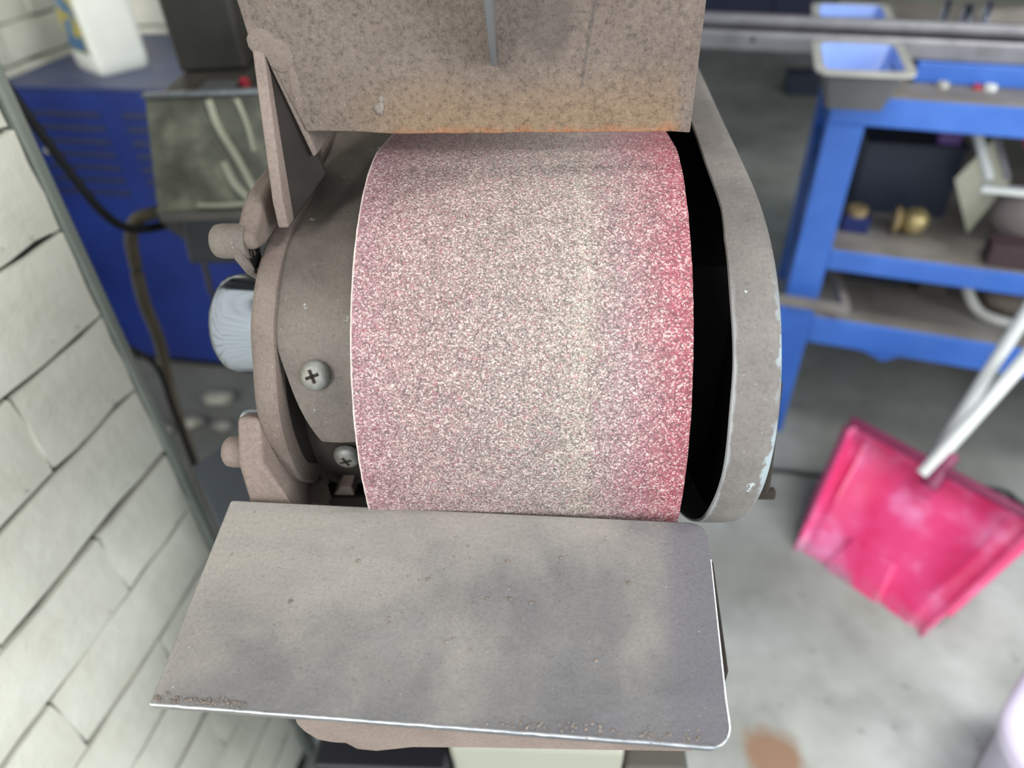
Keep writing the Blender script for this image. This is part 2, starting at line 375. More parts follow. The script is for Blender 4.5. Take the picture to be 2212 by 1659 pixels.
c = ramp(nt, noise(nt, v, 9, 6), [(0.35, '#d4336a'), (0.5, '#da467e'), (0.66, '#e285b4')])
sep = N(nt, 'ShaderNodeSeparateXYZ'); nt.links.new(v, sep.inputs[0])
dirt = math_(nt, 'MULTIPLY', mrange(nt, sep.outputs[1], 0.045, 0.0), ramp(nt, noise(nt, v, 30, 6), [(0.4, 0.0), (0.6, 0.85)]))
c = mixc(nt, dirt, c, '#8b7f86'); c = mixc(nt, ramp(nt, noise(nt, v, 16, 4), [(0.64, 0.0), (0.74, 0.5)]), c, '#9a7f8d')
nt.links.new(c, b.inputs['Base Color'])
M_maroon = mottled('dark_pink_lip', ['#6e2445', '#823054'], 14, 0.4)
M_whitepole = mottled('white_plastic', ['#d4d9d8', '#e4e8e6'], 10, 0.3)
M_lilac = mottled('lilac_white_plastic', ['#dcd3ee', '#e8e4f6'], 5, 0.25)
M_cream = mottled('cream_enamel', ['#999a8d', '#a6a89a'], 4, 0.4)
M_greymach, nt, b, v = base_mat('streaked_grey_panel', 0.3, 0.0, 0.6)
sep = N(nt, 'ShaderNodeSeparateXYZ'); nt.links.new(v, sep.inputs[0])
c = ramp(nt, noise(nt, v, 22, 6, 0.6), [(0.35, '#5b5c52'), (0.55, '#7f8173'), (0.7, '#a6a890')])
nt.links.new(c, b.inputs['Base Color']); bump(nt, b, noise(nt, v, 40, 4), 0.2, 0.002)
M_reflection = mottled('pale_reflection', ['#b9bba2', '#cfd1ba'], 30, 0.5)
M_machdark = mottled('dark_grey_enamel', ['#3a3833', '#4a4842', '#53504a'], 9, 0.4)
M_machgrey = mottled('grey_enamel', ['#5c5e60', '#6a6c6e'], 9, 0.4)
M_hose = mottled('brown_grey_hose', ['#6a614e', '#837964'], 20, 0.6)
M_black = plain('black_cable', '#15171a', 0.5)
M_bottle = mottled('white_bottle_plastic', ['#d8ddd4', '#e6eae0'], 8, 0.3)
M_label, nt, b, v = base_mat('printed_label', 0.4)
f = noise(nt, v, 13, 2, 0.4)
c = ramp(nt, f, [(0.38, '#3f6f96'), (0.44, '#a89a3a'), (0.56, '#b5a63e'), (0.6, '#8d93a0'), (0.68, '#757b8c')], 'EASE'); nt.links.new(c, b.inputs['Base Color'])
M_labelblue = plain('label_blue_band', '#35648c', 0.4)
M_brass = mottled('pale_brass', ['#8a7a4e', '#c9bb8a'], 18, 0.35, 0.6)
M_tan = plain('tan_tape', '#8f7c58', 0.6)
M_purple = plain('purple_plastic', '#5f3f86', 0.5)
M_board = mottled('cream_board', ['#a9aa97', '#bfc0ae'], 8, 0.6)
M_bag = mottled('grey_brown_sack', ['#6f6666', '#857c7c'], 14, 0.7, bs=40, bstr=0.6, bdist=0.006)
M_maroonbox = plain('dark_maroon_card', '#3c2a30', 0.6)
M_red = plain('red_plastic', '#b23a44', 0.4)
M_pinkrod = plain('pink_plastic_rod', '#c84a72', 0.4)
M_bluegrey = mottled('blue_grey_sheet', ['#6b7079', '#777c85'], 6, 0.35)
M_scrap = mottled('pale_scrap', ['#75756c', '#9a9a90'], 20, 0.6)

# ------------------------------------------------------------------ building frame (walls)
BR = -R(12.885)
BX = Vector((math.cos(BR), math.sin(BR), 0)); BY = Vector((-math.sin(BR), math.cos(BR), 0))
def bw(p, q, z=0.0): return BX * p + BY * q + Vector((0, 0, z))

fl = BM(); box(fl, -5, 7, -3, 8, -0.1, 0.0)
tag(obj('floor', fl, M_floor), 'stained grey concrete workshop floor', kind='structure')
ce = BM(); box(ce, -5, 7, -1.1, 8, 3.0, 3.1)
tag(obj('ceiling', ce, M_ceil), kind='structure')
wb = BM(); box(wb, -2.6, 5.2, 6.2, 6.35, 0, 3.0)
tag(obj('wall_back', wb, M_plaster, loc=(0, 0, 0), rz=BR), kind='structure')
wr = BM(); box(wr, 3.3, 3.45, 2.6, 6.2, 0, 3.0)
tag(obj('wall_right', wr, M_plaster, rz=BR), kind='structure')

BRICKS = {}
def brick_mesh(L, k):
    key = (round(L, 3), k)
    if key in BRICKS: return BRICKS[key]
    bm = BM(); hgt = 0.0798; dep = 0.045
    # face in local XZ, outward = +Y; grid so that the painted face undulates
    nx = 6 if L > 0.15 else 4; nz = 3
    g = []
    for i in range(nx + 1):
        row = []
        for j in range(nz + 1):
            xx = L * i / nx; z_ = hgt * j / nz
            e = min(i, nx - i, j, nz - j) == 0
            row.append(bm.verts.new((xx + (random.uniform(-.0018, .0018) if e else 0), (random.uniform(-.0030, -.0012) if e else random.uniform(-.0008, .0008)), z_ + (random.uniform(-.0022, .0022) if e else 0))))
        g.append(row)
    for i in range(nx):
        for j in range(nz): bm.faces.new((g[i][j], g[i + 1][j], g[i + 1][j + 1], g[i][j + 1]))
    rim = [g[i][0] for i in range(nx + 1)] + [g[nx][j] for j in range(1, nz + 1)] + [g[i][nz] for i in range(nx - 1, -1, -1)] + [g[0][j] for j in range(nz - 1, 0, -1)]
    bk = [bm.verts.new((a.co.x, -dep, a.co.z)) for a in rim]; n = len(rim)
    for i in range(n): bm.faces.new((rim[i], bk[i], bk[(i + 1) % n], rim[(i + 1) % n]))
    bm.faces.new(bk[::-1])
    bmesh.ops.recalc_face_normals(bm, faces=bm.faces[:])
    me = bpy.data.meshes.new('brick'); bm.to_mesh(me); bm.free(); me.materials.append(M_brick)
    me.polygons.foreach_set('use_smooth', [True] * len(me.polygons))
    try: me.set_sharp_from_angle(angle=R(50))
    except Exception: pass
    BRICKS[key] = me; return me

def lay_bricks(parent, origin, along, out, length, z_lo, z_hi, phase=0, z_ref=0.904):
    """origin = corner on the face line; along / out = unit vectors in the parent's frame"""
    P = 0.0863
    k0 = math.floor((z_lo - z_ref) / P)
    k = k0
    while z_ref + k * P < z_hi:
        z = z_ref + k * P + 0.0033
        s = 0.0; header = (k + phase) % 2 == 0; first = True
        while s < length:
            L = 0.114 if header and first else 0.232
            if s + L > length: L = 0.114
            me = brick_mesh(L, random.randrange(4))
            o = bpy.data.objects.new('brick', me); COL.objects.link(o); o.parent = parent
            m = Matrix((along, out, Vector((0, 0, 1)))).transposed()
            if m.determinant() < 0:
                m = Matrix((-along, out, Vector((0, 0, 1)))).transposed(); st = s + L
            else: st = s
            pos = Vector(origin) + along * st + Vector((0, 0, z)) + out * random.uniform(-0.0015, 0.0015)
            o.matrix_local = Matrix.Translation(pos) @ m.to_4x4()
            s += L + 0.0016; first = False
        k += 1

# near pier: face at p = -0.487, corner at q = 0.46, seen from its right
wl = BM(); box(wl, -0.9, -0.494, -0.50, 0.456, 0, 3.0)
wall_left = tag(obj('wall_left', wl, M_mortar, rz=BR), 'white painted brick wall close on the left of the grinder', kind='structure')
lay_bricks(wall_left, (-0.487, 0.460, 0), Vector((0, -1, 0)), Vector((1, 0, 0)), 0.95, 0.12, 1.45, phase=1)
tr = BM(); box(tr, -0.56, -0.4850, 0.462, 0.474, 0, 3.0)
tag(obj('trim_1', tr, M_trim, rz=BR, bevel=0.003), 'grey green steel edge strip behind the corner of the near brick wall', kind='structure')
# far pier and back of the alcove, behind the blue cabinet
wf = BM(); box(wf, -2.6, -1.557, 0.9, 1.772, 0, 3.0)
wall_rear_left = tag(obj('wall_rear_left', wf, M_mortar, rz=BR), 'white painted brick pier behind the left end of the blue cabinet', kind='structure')
lay_bricks(wall_rear_left, (-1.55, 1.778, 0), Vector((0, -1, 0)), Vector((1, 0, 0)), 0.6, 0.74, 1.35)
wk = BM(); box(wk, -2.6, -0.80, 1.955, 2.1, 0, 3.0)
wall_rear = tag(obj('wall_rear', wk, M_mortar, rz=BR), 'white painted brick wall behind the blue cabinet and bottle', kind='structure')
lay_bricks(wall_rear, (-1.75, 1.948, 0), Vector((1, 0, 0)), Vector((0, -1, 0)), 0.92, 0.74, 1.30)

# ------------------------------------------------------------------ BELT GRINDER
G = empty('belt_grinder', (0.0113, 0.3504, 0), -R(4.3))
tag(G, 'dusty grey belt grinder with a worn pink abrasive belt, spark shield and flat work rest', 'grinder')
GZ = 0.9968
def gp(name, bm, mat, parent=None, **kw):
    if parent is None: return obj(name, bm, mat, G, loc=(0, 0, GZ), **kw)
    return obj(name, bm, mat, parent, **kw)

# belt: wraps the contact wheel, runs back over a small idler
RD, RI, VI = 0.122, 0.05, 0.55
path = []
for i in range(97): a = R(-90 + 180 * i / 96); path.append((-RD * math.cos(a), RD * math.sin(a)))
for i in range(1, 12): path.append((VI * i / 12, RD + (RI - RD) * i / 12))
for i in range(17): a = R(90 - 180 * i / 16); path.append((VI + RI * math.cos(a), RI * math.sin(a)))
for i in range(1, 12): path.append((VI - VI * i / 12, -RI - (RD - RI) * i / 12))
bm = BM(); cols = []
us = [-0.075 + 0.15 * i / 24 for i in range(25)]
n = len(path)
outer = []; inner = []
for i, (v_, w_) in enumerate(path):
    tx = path[(i + 1) % n][0] - path[i - 1][0]; tz = path[(i + 1) % n][1] - path[i - 1][1]; l = math.hypot(tx, tz); nx, nz = -tz / l, tx / l
    fray = [random.uniform(-0.00012, 0.00012) for _ in (0, 1)]
    outer.append([bm.verts.new((u + (fray[0] if k == 0 else fray[1] if k == 24 else 0), v_, w_)) for k, u in enumerate(us)])
    inner.append([bm.verts.new((u, v_ - nx * 0.0012, w_ - nz * 0.0012)) for u in (us[0], us[-1])])
for i in range(n):
    A, B_ = outer[i], outer[(i + 1) % n]; a, b_ = inner[i], inner[(i + 1) % n]
    for k in range(24): bm.faces.new((A[k], A[k + 1], B_[k + 1], B_[k]))
    for f in (bm.faces.new((a[0], b_[0], b_[1], a[1])), bm.faces.new((A[0], B_[0], b_[0], a[0])), bm.faces.new((A[24], a[1], b_[1], B_[24]))): f.material_index = 1
belt = gp('abrasive_belt', bm, [M_belt, M_cloth], smooth=True, angle=40)
belt['label'] = 'pinkish grey abrasive belt, redder towards its right edge'

bm = BM(); lathe(bm, [(-0.072, 0.02), (-0.072, 0.095), (-0.066, 0.112), (-0.0735, 0.1204), (0.0735, 0.1204), (0.066, 0.112), (0.060, 0.095), (0.060, 0.03), (0.070, 0.028), (0.070, 0.012)], n=96)
gp('contact_wheel', bm, M_rubber, smooth=True)
bm = BM(); lathe(bm, [(-0.07, 0.015), (-0.07, 0.047), (0.07, 0.047), (0.07, 0.015)], center=(0, VI, 0), n=40)
gp('idler_pulley', bm, M_steelgrey, smooth=True)

# flange (end bell), its cap and bolts
FP = spline([(0, a, b_) for a, b_ in [(0.20, 0.1235), (0.13, 0.1185), (0.095, 0.1115), (0.067, 0.1062), (0.038, 0.1043), (0.0135, 0.1000), (-0.0270, 0.0952), (-0.0556, 0.0868), (-0.0775, 0.0715), (-0.0895, 0.0525), (-0.0985, 0.0345), (-0.1020, 0.0130), (-0.0985, -0.0120), (-0.0875, -0.0270), (-0.068, -0.050), (-0.03, -0.072), (0.05, -0.080), (0.20, -0.080)]], 6)
bm = BM(); rows = []
cen = Vector((0, 0.03, 0.0))
for p in FP:
    ring = []
    for u, off in ((-0.1130, -0.020), (-0.1165, -0.012), (-0.1168, -0.0012), (-0.1180, 0.0), (-0.1250, 0.0), (-0.1275, -0.0012), (-0.1290, -0.0040), (-0.1300, -0.012)):
        q = p + (p - cen).normalized() * off; ring.append(bm.verts.new((u, q.y, q.z)))
    rows.append(ring)
for A, B_ in zip(rows[:-1], rows[1:]):
    for k in range(7): bm.faces.new((A[k], A[k + 1], B_[k + 1], B_[k])).material_index = 1 if k < 1 else 0  # inner face coloured dark to carry the shade beside the strip
bm.faces.new([r_[0] for r_ in rows]).material_index = 1; bm.faces.new([r_[7] for r_ in rows][::-1])
for k in range(7): bm.faces.new((rows[0][k], rows[0][k + 1], rows[0][7])) if k < 6 else None; bm.faces.new((rows[-1][k], rows[-1][7], rows[-1][k + 1])) if k < 6 else None
fl_ = gp('end_flange', bm, [M_dust, M_darkdust_shade], smooth=True, angle=40)
bm = BM(); lathe(bm, [(-0.076, 0.02), (-0.076, 0.083), (-0.113, 0.083), (-0.113, 0.02)], n=64)
gp('inner_housing', bm, M_darkdust_shade, smooth=True)

# curved cover strip between the flange and the belt
bm = BM(); rows = []
SP = [p for p in FP if not (p.z < 0.014 and p.y < 0.1) and p.y < 0.15][::-1]
SP = [Vector((0, -0.1019, 0.0138))] + [p for p in SP if p.z > 0.015]
for i, p in enumerate(SP):
    k = max(0.0, min(1.0, (0.062 - p.z) / 0.050)) if p.y < 0 else 0.0
    ul = -0.1166 + 0.0175 * k ** 1.2; inn = 0.0042 if p.y < -0.03 else 0.0046 * max(0.12, 1 - max(0, p.y - 0.01) / 0.07)
    row = []
    for rr in (inn, inn + 0.0017):
        for j in range(7):
            u = ul + (-0.0785 - ul) * j / 6
            q = p - (p - cen).normalized() * (rr - 0.0007 * math.sin(u * 190 + i * 0.2) - 0.0005 * math.sin(i * 0.5))
            row.append(bm.verts.new((u, q.y, q.z)))
    rows.append(row)
for A, B_ in zip(rows[:-1], rows[1:]):
    for j in range(6):
        bm.faces.new((A[j], A[j + 1], B_[j + 1], B_[j])); bm.faces.new((A[7 + j], B_[7 + j], B_[8 + j], A[8 + j]))
    bm.faces.new((A[0], B_[0], B_[7], A[7])); bm.faces.new((A[6], A[13], B_[13], B_[6]))
for A in (rows[0], rows[-1]):
    for j in range(6): bm.faces.new((A[j], A[7 + j], A[8 + j], A[j + 1]))
gp('cover_strip', bm, M_dust_grey, smooth=True, angle=50)

def screw(th, u, rr, r=0.0074):
    """pan-head screw with a cross recess, standing on the strip along its normal"""
    bm = BM(); hd = 0.0052
    n = 28; rings = []
    for t, q in ((-0.004, 0.0035), (-0.0005, 0.0035), (0, r), (0.0022, r), (0.0040, r * 0.86), (hd, r * 0.55)):
        rings.append([bm.verts.new((q * math.cos(2 * math.pi * i / n), q * math.sin(2 * math.pi * i / n), t)) for i in range(n)])
    for A, B_ in zip(rings[:-1], rings[1:]):
        for i in range(n): bm.faces.new((A[i], A[(i + 1) % n], B_[(i + 1) % n], B_[i]))
    bm.faces.new(rings[-1]); bm.faces.new(rings[0][::-1])
    o = gp('screw', bm, M_screw, smooth=True, angle=40)
    o.location = (u, -rr * math.cos(R(th)), GZ + rr * math.sin(R(th))); o.rotation_euler = (R(90 - th), 0, R(0))
    cr = BM()
    for a in (20, 110):
        c_, s_ = math.cos(R(a)), math.sin(R(a)); L, W = 0.0034, 0.0008
        hexa(cr, [(x_ * c_ - y_ * s_, x_ * s_ + y_ * c_, z_) for z_ in (hd - 0.002, hd + 0.00012) for x_, y_ in ((-L, -W), (L, -W), (L, W), (-L, W))])
    obj('cross_recess', cr, M_darkdust_shade, o)
    return o
screw(28.5, -0.0985, 0.1000)
screw(-6, -0.0940, 0.0845, 0.0072)
bm = BM(); hexa(bm, [(-.108, -.084, -.041), (-.096, -.084, -.041), (-.096, -.07, -.041), (-.108, -.07, -.041), (-.1025, -.085, -.033), (-.096, -.085, -.033), (-.096, -.07, -.033), (-.1025, -.07, -.033)])
gp('small_tab', bm, M_dust_pink, bevel=0.0008)
bm = BM(); box(bm, -.130, -.113, -.094, -.075, -.052, -.0365)
gp('spacer_block', bm, M_dust_pink, bevel=0.002)
bm = BM(); box(bm, -.135, -.076, -.072, .06, -.075, -.055)
gp('housing_floor', bm, M_darkdust_shade, bevel=0.002)

bm = BM(); lathe(bm, [(-0.128, 0.012), (-0.128, 0.0305), (-0.174, 0.0305), (-0.180, 0.0292), (-0.1840, 0.0255), (-0.1855, 0.018), (-0.186, 0.006)], center=(0, 0.0035, 0.0155), n=64)
cap = gp('shaft_cap', bm, M_chrome, smooth=True, angle=50); cap['label'] = 'polished steel shaft cap'

def bolt(u0, u1, v_, w_, r, mat, hexed=False):
    bm = BM(); m_ = (u1 - u0)
    lathe(bm, [(u0, r * 0.5), (u0, r), (u1 - m_ * 0.25, r), (u1 - m_ * 0.08, r * 0.93), (u1, r * 0.75), (u1 + 0.0001, r * 0.4)], center=(0, v_, w_), n=6 if hexed else 32)
    return gp('bolt', bm, mat, smooth=True, angle=40)
bolt(-0.130, -0.1475, -0.049, 0.0985, 0.0083, M_dust_grey)
bolt(-0.128, -0.1385, -0.020, 0.1045, 0.0066, M_dust_grey)
bolt(-0.128, -0.1405, -0.091, 0.020, 0.0062, M_bright)
bolt(-0.133, -0.1490, -0.1005, 0.0085, 0.0079, M_dust_pink)

# upper lug that carries bolts and shield bracket, with the shaded gap by the flange filled black
bm = BM()
prism(bm, [(-0.1345, -0.020, 0.1155), (-0.1345, -0.0385, 0.1120), (-0.1345, -0.0560, 0.1035), (-0.1345, -0.0550, 0.0965), (-0.1345, -0.0435, 0.0935), (-0.1345, -0.010, 0.094), (-0.1345, 0.01, 0.1155)], (0.010, 0, 0))
gp('upper_lug', bm, M_dust, bevel=0.003, seg=3)
bm = BM(); prism(bm, [(-0.1325, -0.0535, 0.0965), (-0.1325, -0.040, 0.0935), (-0.1325, -0.044, 0.0805), (-0.1325, -0.0525, 0.083)], (0.0025, 0, 0)); gp('lug_gap_shade', bm, M_dark)
bm = BM(); tube(bm, [(-0.1345, -0.0545, 0.1005), (-0.1342, -0.0552, 0.0935), (-0.1330, -0.0520, 0.0855), (-0.1315, -0.0465, 0.0785)], 0.0028, 10)
gp('lug_edge', bm, M_dust_grey, smooth=True)
# lower arm from the flange down to the rest
bm = BM()
prism(bm, [(-0.1385, -0.099, 0.030), (-0.1385, -0.112, 0.012), (-0.1385, -0.1145, -0.012), (-0.1385, -0.114, -0.085), (-0.1385, -0.06, -0.085), (-0.1385, -0.06, 0.012)], (0.0225, 0, 0))
vs = [q for q in bm.verts if q.co.x > -0.12 and q.co.z > 0.0]
for q in vs: q.co.x -= 0.011
gp('rest_arm', bm, M_dust_pink, bevel=0.0025)

# spark shield (upright plate) and bracket
bm = BM(); VS = -0.02
poly = [(-0.1205, 0.285), (-0.1195, 0.195), (-0.1180, 0.1765), (-0.1118, 0.1735)]
poly += [(-0.1015, 0.1400)]
for i in range(1, 20):
    u = -0.1015 + (0.0772 + 0.1015) * i / 20
    poly.append((u, 0.1375 + (0.0018 if u < -0.06 else 0) * math.cos(min(1, (u + 0.1015) / 0.042) * math.pi / 2) + random.uniform(-0.00025, 0.00025) - 0.0008 * (u / 0.08)))
poly += [(0.0772, 0.1362), (0.0773, 0.285)]
prism(bm, [(u, VS, z) for u, z in poly], (0, 0.003, 0))
shield = gp('spark_shield', bm, M_shield, bevel=0.0007)
shield['label'] = 'tan dusted upright steel plate above the belt'
bm = BM(); box(bm, -0.108, 0.0772, VS, 0.62, 0.285, 0.288)
gp('shield_top_cover', bm, M_dust_grey, bevel=0.0008)

# bracket at the shield's left edge: front rib, inner web
bm = BM()
rib = [(-0.1182, -0.0415, 0.1010), (-0.1182, -0.0405, 0.1140), (-0.1182, -0.0215, 0.1730), (-0.1182, -0.0190, 0.1800), (-0.1182, 0.030, 0.180), (-0.1182, 0.030, 0.1000)]
prism(bm, rib, (0.0054, 0, 0))
gp('bracket_rib', bm, M_dust_pink, bevel=0.0012)
bm = BM()
hexa(bm, [(-0.1140, -0.0345, 0.100), (-0.0990, -0.0130, 0.116), (-0.0990, -0.009, 0.116), (-0.1140, -0.0305, 0.100), (-0.1140, -0.0160, 0.176), (-0.1115, -0.0165, 0.176), (-0.1115, -0.0125, 0.176), (-0.1140, -0.012, 0.176)])
gp('bracket_web', bm, M_darkdust_shade, bevel=0.0008)  # dark colour carries the shade of the pocket behind the rib
bm = BM()
hexa(bm, [(-0.1015, -0.0190, 0.1270), (-0.0988, -0.0190, 0.1290), (-0.0988, 0.006, 0.1290), (-0.1015, 0.006, 0.1270), (-0.1135, -0.0195, 0.174), (-0.1105, -0.0195, 0.174), (-0.1105, 0.006, 0.174), (-0.1135, 0.006, 0.174)])
gp('bracket_edge', bm, M_dust, bevel=0.0010)
bm = BM(); blob(bm, (-0.1130, -0.0198, 0.1790), 0.0060, 3, 0.03, (1.1, 0.16, 1.0)); blob(bm, (-0.1065, -0.0199, 0.1735), 0.0055, 3, 0.03, (1.1, 0.15, 1.3)); blob(bm, (-0.1025, -0.0199, 0.1600), 0.0030, 3, 0.04, (0.8, 0.2, 3.2))
gp('weld_bead', bm, M_dust, smooth=True, angle=180)
# adjuster blade on the shield
bm = BM(); prism(bm, [(-0.0125, -0.0205, 0.1685), (-0.0125, -0.0270, 0.1690), (-0.0125, -0.0345, 0.1790), (-0.0125, -0.0520, 0.2080), (-0.0125, -0.0560, 0.262), (-0.0125, -0.0205, 0.262)], (0.0024, 0, 0))
gp('adjuster_blade', bm, M_machgrey, bevel=0.0006)
# small dings of bare metal on the shield
bm = BM(); blob(bm, (-0.0652, VS - 0.0001, 0.1500), 0.0026, 2, 0.28, (1, 0.22, 1.3)); blob(bm, (-0.0640, VS - 0.0001, 0.1540), 0.0016, 2, 0.28, (1, 0.22, 1.0))
gp('dust_lump', bm, M_dust_grey, smooth=True, angle=180)

# side guard: plate with a turned rim, open towards the belt
gprof = [(0.26, 0.1225), (0.20, 0.1215), (0.142, 0.119), (0.065, 0.1155), (0.011, 0.1135), (-0.034, 0.1105), (-0.067, 0.1025), (-0.0895, 0.0905), (-0.105, 0.076), (-0.1165, 0.0595), (-0.1240, 0.038), (-0.1248, 0.0130), (-0.1180, -0.012), (-0.1045, -0.0345), (-0.083, -0.058), (-0.05, -0.083), (0.0, -0.105), (0.06, -0.115), (0.26, -0.118)]
gp3 = spline([(0, a, b_) for a, b_ in gprof], 5)
bm = BM(); rows = []
n = len(gp3)
for i, p in enumerate(gp3):
    t_ = (gp3[min(i + 1, n - 1)] - gp3[max(i - 1, 0)]).normalized(); nrm = Vector((0, -t_.z, t_.y))
    if nrm.dot(Vector((0, p.y - 0.05, p.z))) < 0: nrm = -nrm
    lip = 0.0897 + 0.0003 * math.sin(i * 0.5) + 0.0016 * max(0.0, min(1.0, (29 - i) / 3))
    ring = []
    for u, off in ((lip, -0.0012), (lip + 0.0004, 0.0), (lip + 0.0022, 0.0003), (0.098, 0.0004), (0.104, 0.0003), (0.1085, -0.0004), (0.1105, -0.0022), (0.1110, -0.0045), (0.1090, -0.0050), (0.1075, -0.0030), (0.104, -0.0022), (lip + 0.002, -0.0020)):
        q = p + nrm * off; ring.append(bm.verts.new((u, q.y, q.z)))
    rows.append(ring)
for A, B_ in zip(rows[:-1], rows[1:]):
    m_ = len(A)
    for k in range(m_): bm.faces.new((A[k], A[(k + 1) % m_], B_[(k + 1) % m_], B_[k]))
bm.faces.new(rows[0]); bm.faces.new(rows[-1][::-1])
guard = gp('side_guard_rim', bm, M_guard, smooth=True, angle=50)
guard['label'] = 'grey painted guard rim with chipped edges'
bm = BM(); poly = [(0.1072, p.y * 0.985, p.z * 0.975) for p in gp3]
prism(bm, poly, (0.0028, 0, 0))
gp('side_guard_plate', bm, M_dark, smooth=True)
bm = BM(); prism(bm, [(0.1115, -0.070, 0.030), (0.1115, -0.090, -0.030), (0.1115, -0.062, -0.060), (0.1115, 0.02, -0.05), (0.1115, 0.02, 0.03)], (0.018, 0, 0))
gp('guard_hinge_block', bm, M_darkdust_shade, bevel=0.004)
bm = BM(); lathe(bm, [(0.128, 0.002), (0.128, 0.0035), (0.137, 0.0035), (0.138, 0.002)], center=(0, -0.074, -0.046), n=20)
gp('hinge_pin', bm, M_darkdust_shade, smooth=True)
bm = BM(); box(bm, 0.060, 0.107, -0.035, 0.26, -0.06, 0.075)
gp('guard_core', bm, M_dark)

# work rest: tilted plate with two rounded right corners
tilt = R(10); yaw = -R(2.55)
rest = empty('work_rest', (0, 0, 0))
rest.parent = G; rest.location = (-0.0315, -0.1702, GZ - 0.0174); rest.rotation_euler = (tilt, 0, yaw)
bm = BM(); out = roundrect(-0.1165, 0.1165, -0.0487, 0.0487, (0.0008, 0.0085, 0.008, 0.0015), 7)
prism(bm, [(a, b_, -0.006) for a, b_ in out], (0, 0, 0.006))
plate = obj('rest_plate', bm, M_rest, rest, bevel=0.0011, seg=3)
plate['label'] = 'flat grey steel rest plate with rubbed bright front edge'
bm = BM(); pts = []
for i in range(60):
    a = -0.1160 + 0.2265 * i / 59; pts.append((a, -0.0485 + random.uniform(-0.0001, 0.0001), -0.0002 + random.uniform(-0.00015, 0.0001)))
tube(bm, pts, 0.0006, 6)
obj('bright_edge', bm, M_bright, rest, smooth=True)
bm = BM(); pts = [(0.1085 + 0.0083 * math.sin(R(a)), -0.0402 - 0.0083 * math.cos(R(a)), -0.0004) for a in range(0, 100, 10)] + [(0.1164, -0.03, -0.0004), (0.1164, 0.03, -0.0004)]
tube(bm, pts, 0.0004, 6)
obj('worn_corner', bm, M_bright, rest, smooth=True)
bm = BM()
for i in range(70):                                              # lumps of grinding swarf lying on the plate
    a, b_ = random.gauss(0.005, 0.05), random.gauss(0.002, 0.022)
    if abs(a) < 0.11 and abs(b_) < 0.045: blob(bm, (a, b_, 0.0001), random.choice([0.0004, 0.0005, 0.0006, 0.0011]), 1, 0.35, (1, 1, 0.7))
for i in range(60): blob(bm, (random.uniform(-0.115, -0.075), -0.0462 + random.gauss(0, 0.0009), 0.0002), random.uniform(0.0004, 0.0009), 1, 0.35)
for i in range(90): blob(bm, (random.uniform(0.02, 0.108), -0.0458 + random.gauss(0, 0.0014), 0.0001), random.uniform(0.0003, 0.0008), 1, 0.35, (1, 1, 0.6))
tag(obj('grinding_swarf', bm, M_dust_grey, rest), kind='stuff')
# support under the rest
bm = BM()
rp = [(-0.1075, -0.030), (-0.1095, -0.0885), (-0.1075, -0.096), (-0.1025, -0.1045), (-0.0955, -0.1070), (-0.0885, -0.1075), (-0.0840, -0.1135), (-0.0740, -0.1150), (-0.055, -0.1095), (-0.02, -0.1075), (0.03, -0.1060), (0.0830, -0.1040), (0.0850, -0.030)]
prism(bm, [(a, -0.190, b_) for a, b_ in rp], (0, 0.008, 0))
gp('rest_support', bm, M_dust_pink, bevel=0.0015)
bm = BM(); hexa(bm, [(-0.100, -0.184, -0.046), (0.0905, -0.186, -0.046), (0.0915, -0.134, -0.037), (-0.100, -0.134, -0.037), (-0.100, -0.184, -0.037), (0.0905, -0.186, -0.037), (0.0915, -0.134, -0.028), (-0.100, -0.134, -0.028)])
gp('rest_underplate', bm, M_darkdust_shade, bevel=0.001)
bm = BM(); box(bm, -0.03, 0.03, -0.186, -0.05, -0.104, -0.070)
gp('rest_slide_bar', bm, M_dust, bevel=0.003)

# body and pedestal
bm = BM(); box(bm, -0.074, 0.074, 0.10, 0.60, 0.130, 0.134); box(bm, -0.0765, -0.0735, 0.12, 0.60, -0.13, 0.134)
gp('belt_tunnel', bm, M_machgrey, bevel=0.001)
bm = BM(); box(bm, -0.060, 0.060, -0.045, 0.50, -0.30, -0.128)
gp('body_casting', bm, M_darkdust_shade, bevel=0.006)
bm = BM(); hexa(bm, [(-0.067, -0.10, -0.93), (0.071, -0.10, -0.93), (0.071, 0.16, -0.93), (-0.067, 0.16, -0.93), (-0.067, -0.10, -0.31), (0.071, -0.10, -0.31), (0.071, 0.16, -0.31), (-0.067, 0.16, -0.31)])
gp('pedestal', bm, M_cream, bevel=0.006)
bm = BM(); box(bm, -0.20, 0.17, -0.14, 0.34, -GZ, -0.925)
gp('base_plate', bm, M_darkdust_shade, bevel=0.006)
bm = BM(); box(bm, -0.175, -0.0675, -0.112, 0.10, -0.62, -0.325)
gp('motor_box', bm, plain('near_black_enamel', '#15151d', 0.45), bevel=0.005)
bm = BM(); box(bm, 0.0715, 0.122, -0.102, 0.10, -0.60, -0.335)
gp('switch_box', bm, M_machdark, bevel=0.005)

# ------------------------------------------------------------------ sheet-metal box on the floor, left behind the grinder
bx = empty('sheet_metal_box', (0.0113, 0.3504, 0), -R(4.3))
tag(bx, 'blue grey sheet metal box between the brick wall corner and the grinder flange', 'box')
bm = BM(); prism(bm, [(-0.2950, 0.3080, 0), (-0.3827, 0.1887, 0), (-0.3164, 0.0988, 0), (-0.2190, 0.1850, 0)], (0, 0, 0.697))
obj('body', bm, M_bluegrey, bx, bevel=0.006)
bm = BM(); prism(bm, [(-0.2960, 0.3100, 0.690), (-0.3850, 0.1890, 0.690), (-0.3164, 0.0960, 0.690), (-0.2170, 0.1850, 0.690)], (0, 0, 0.009)); obj('lid', bm, M_bluegrey, bx, bevel=0.002)

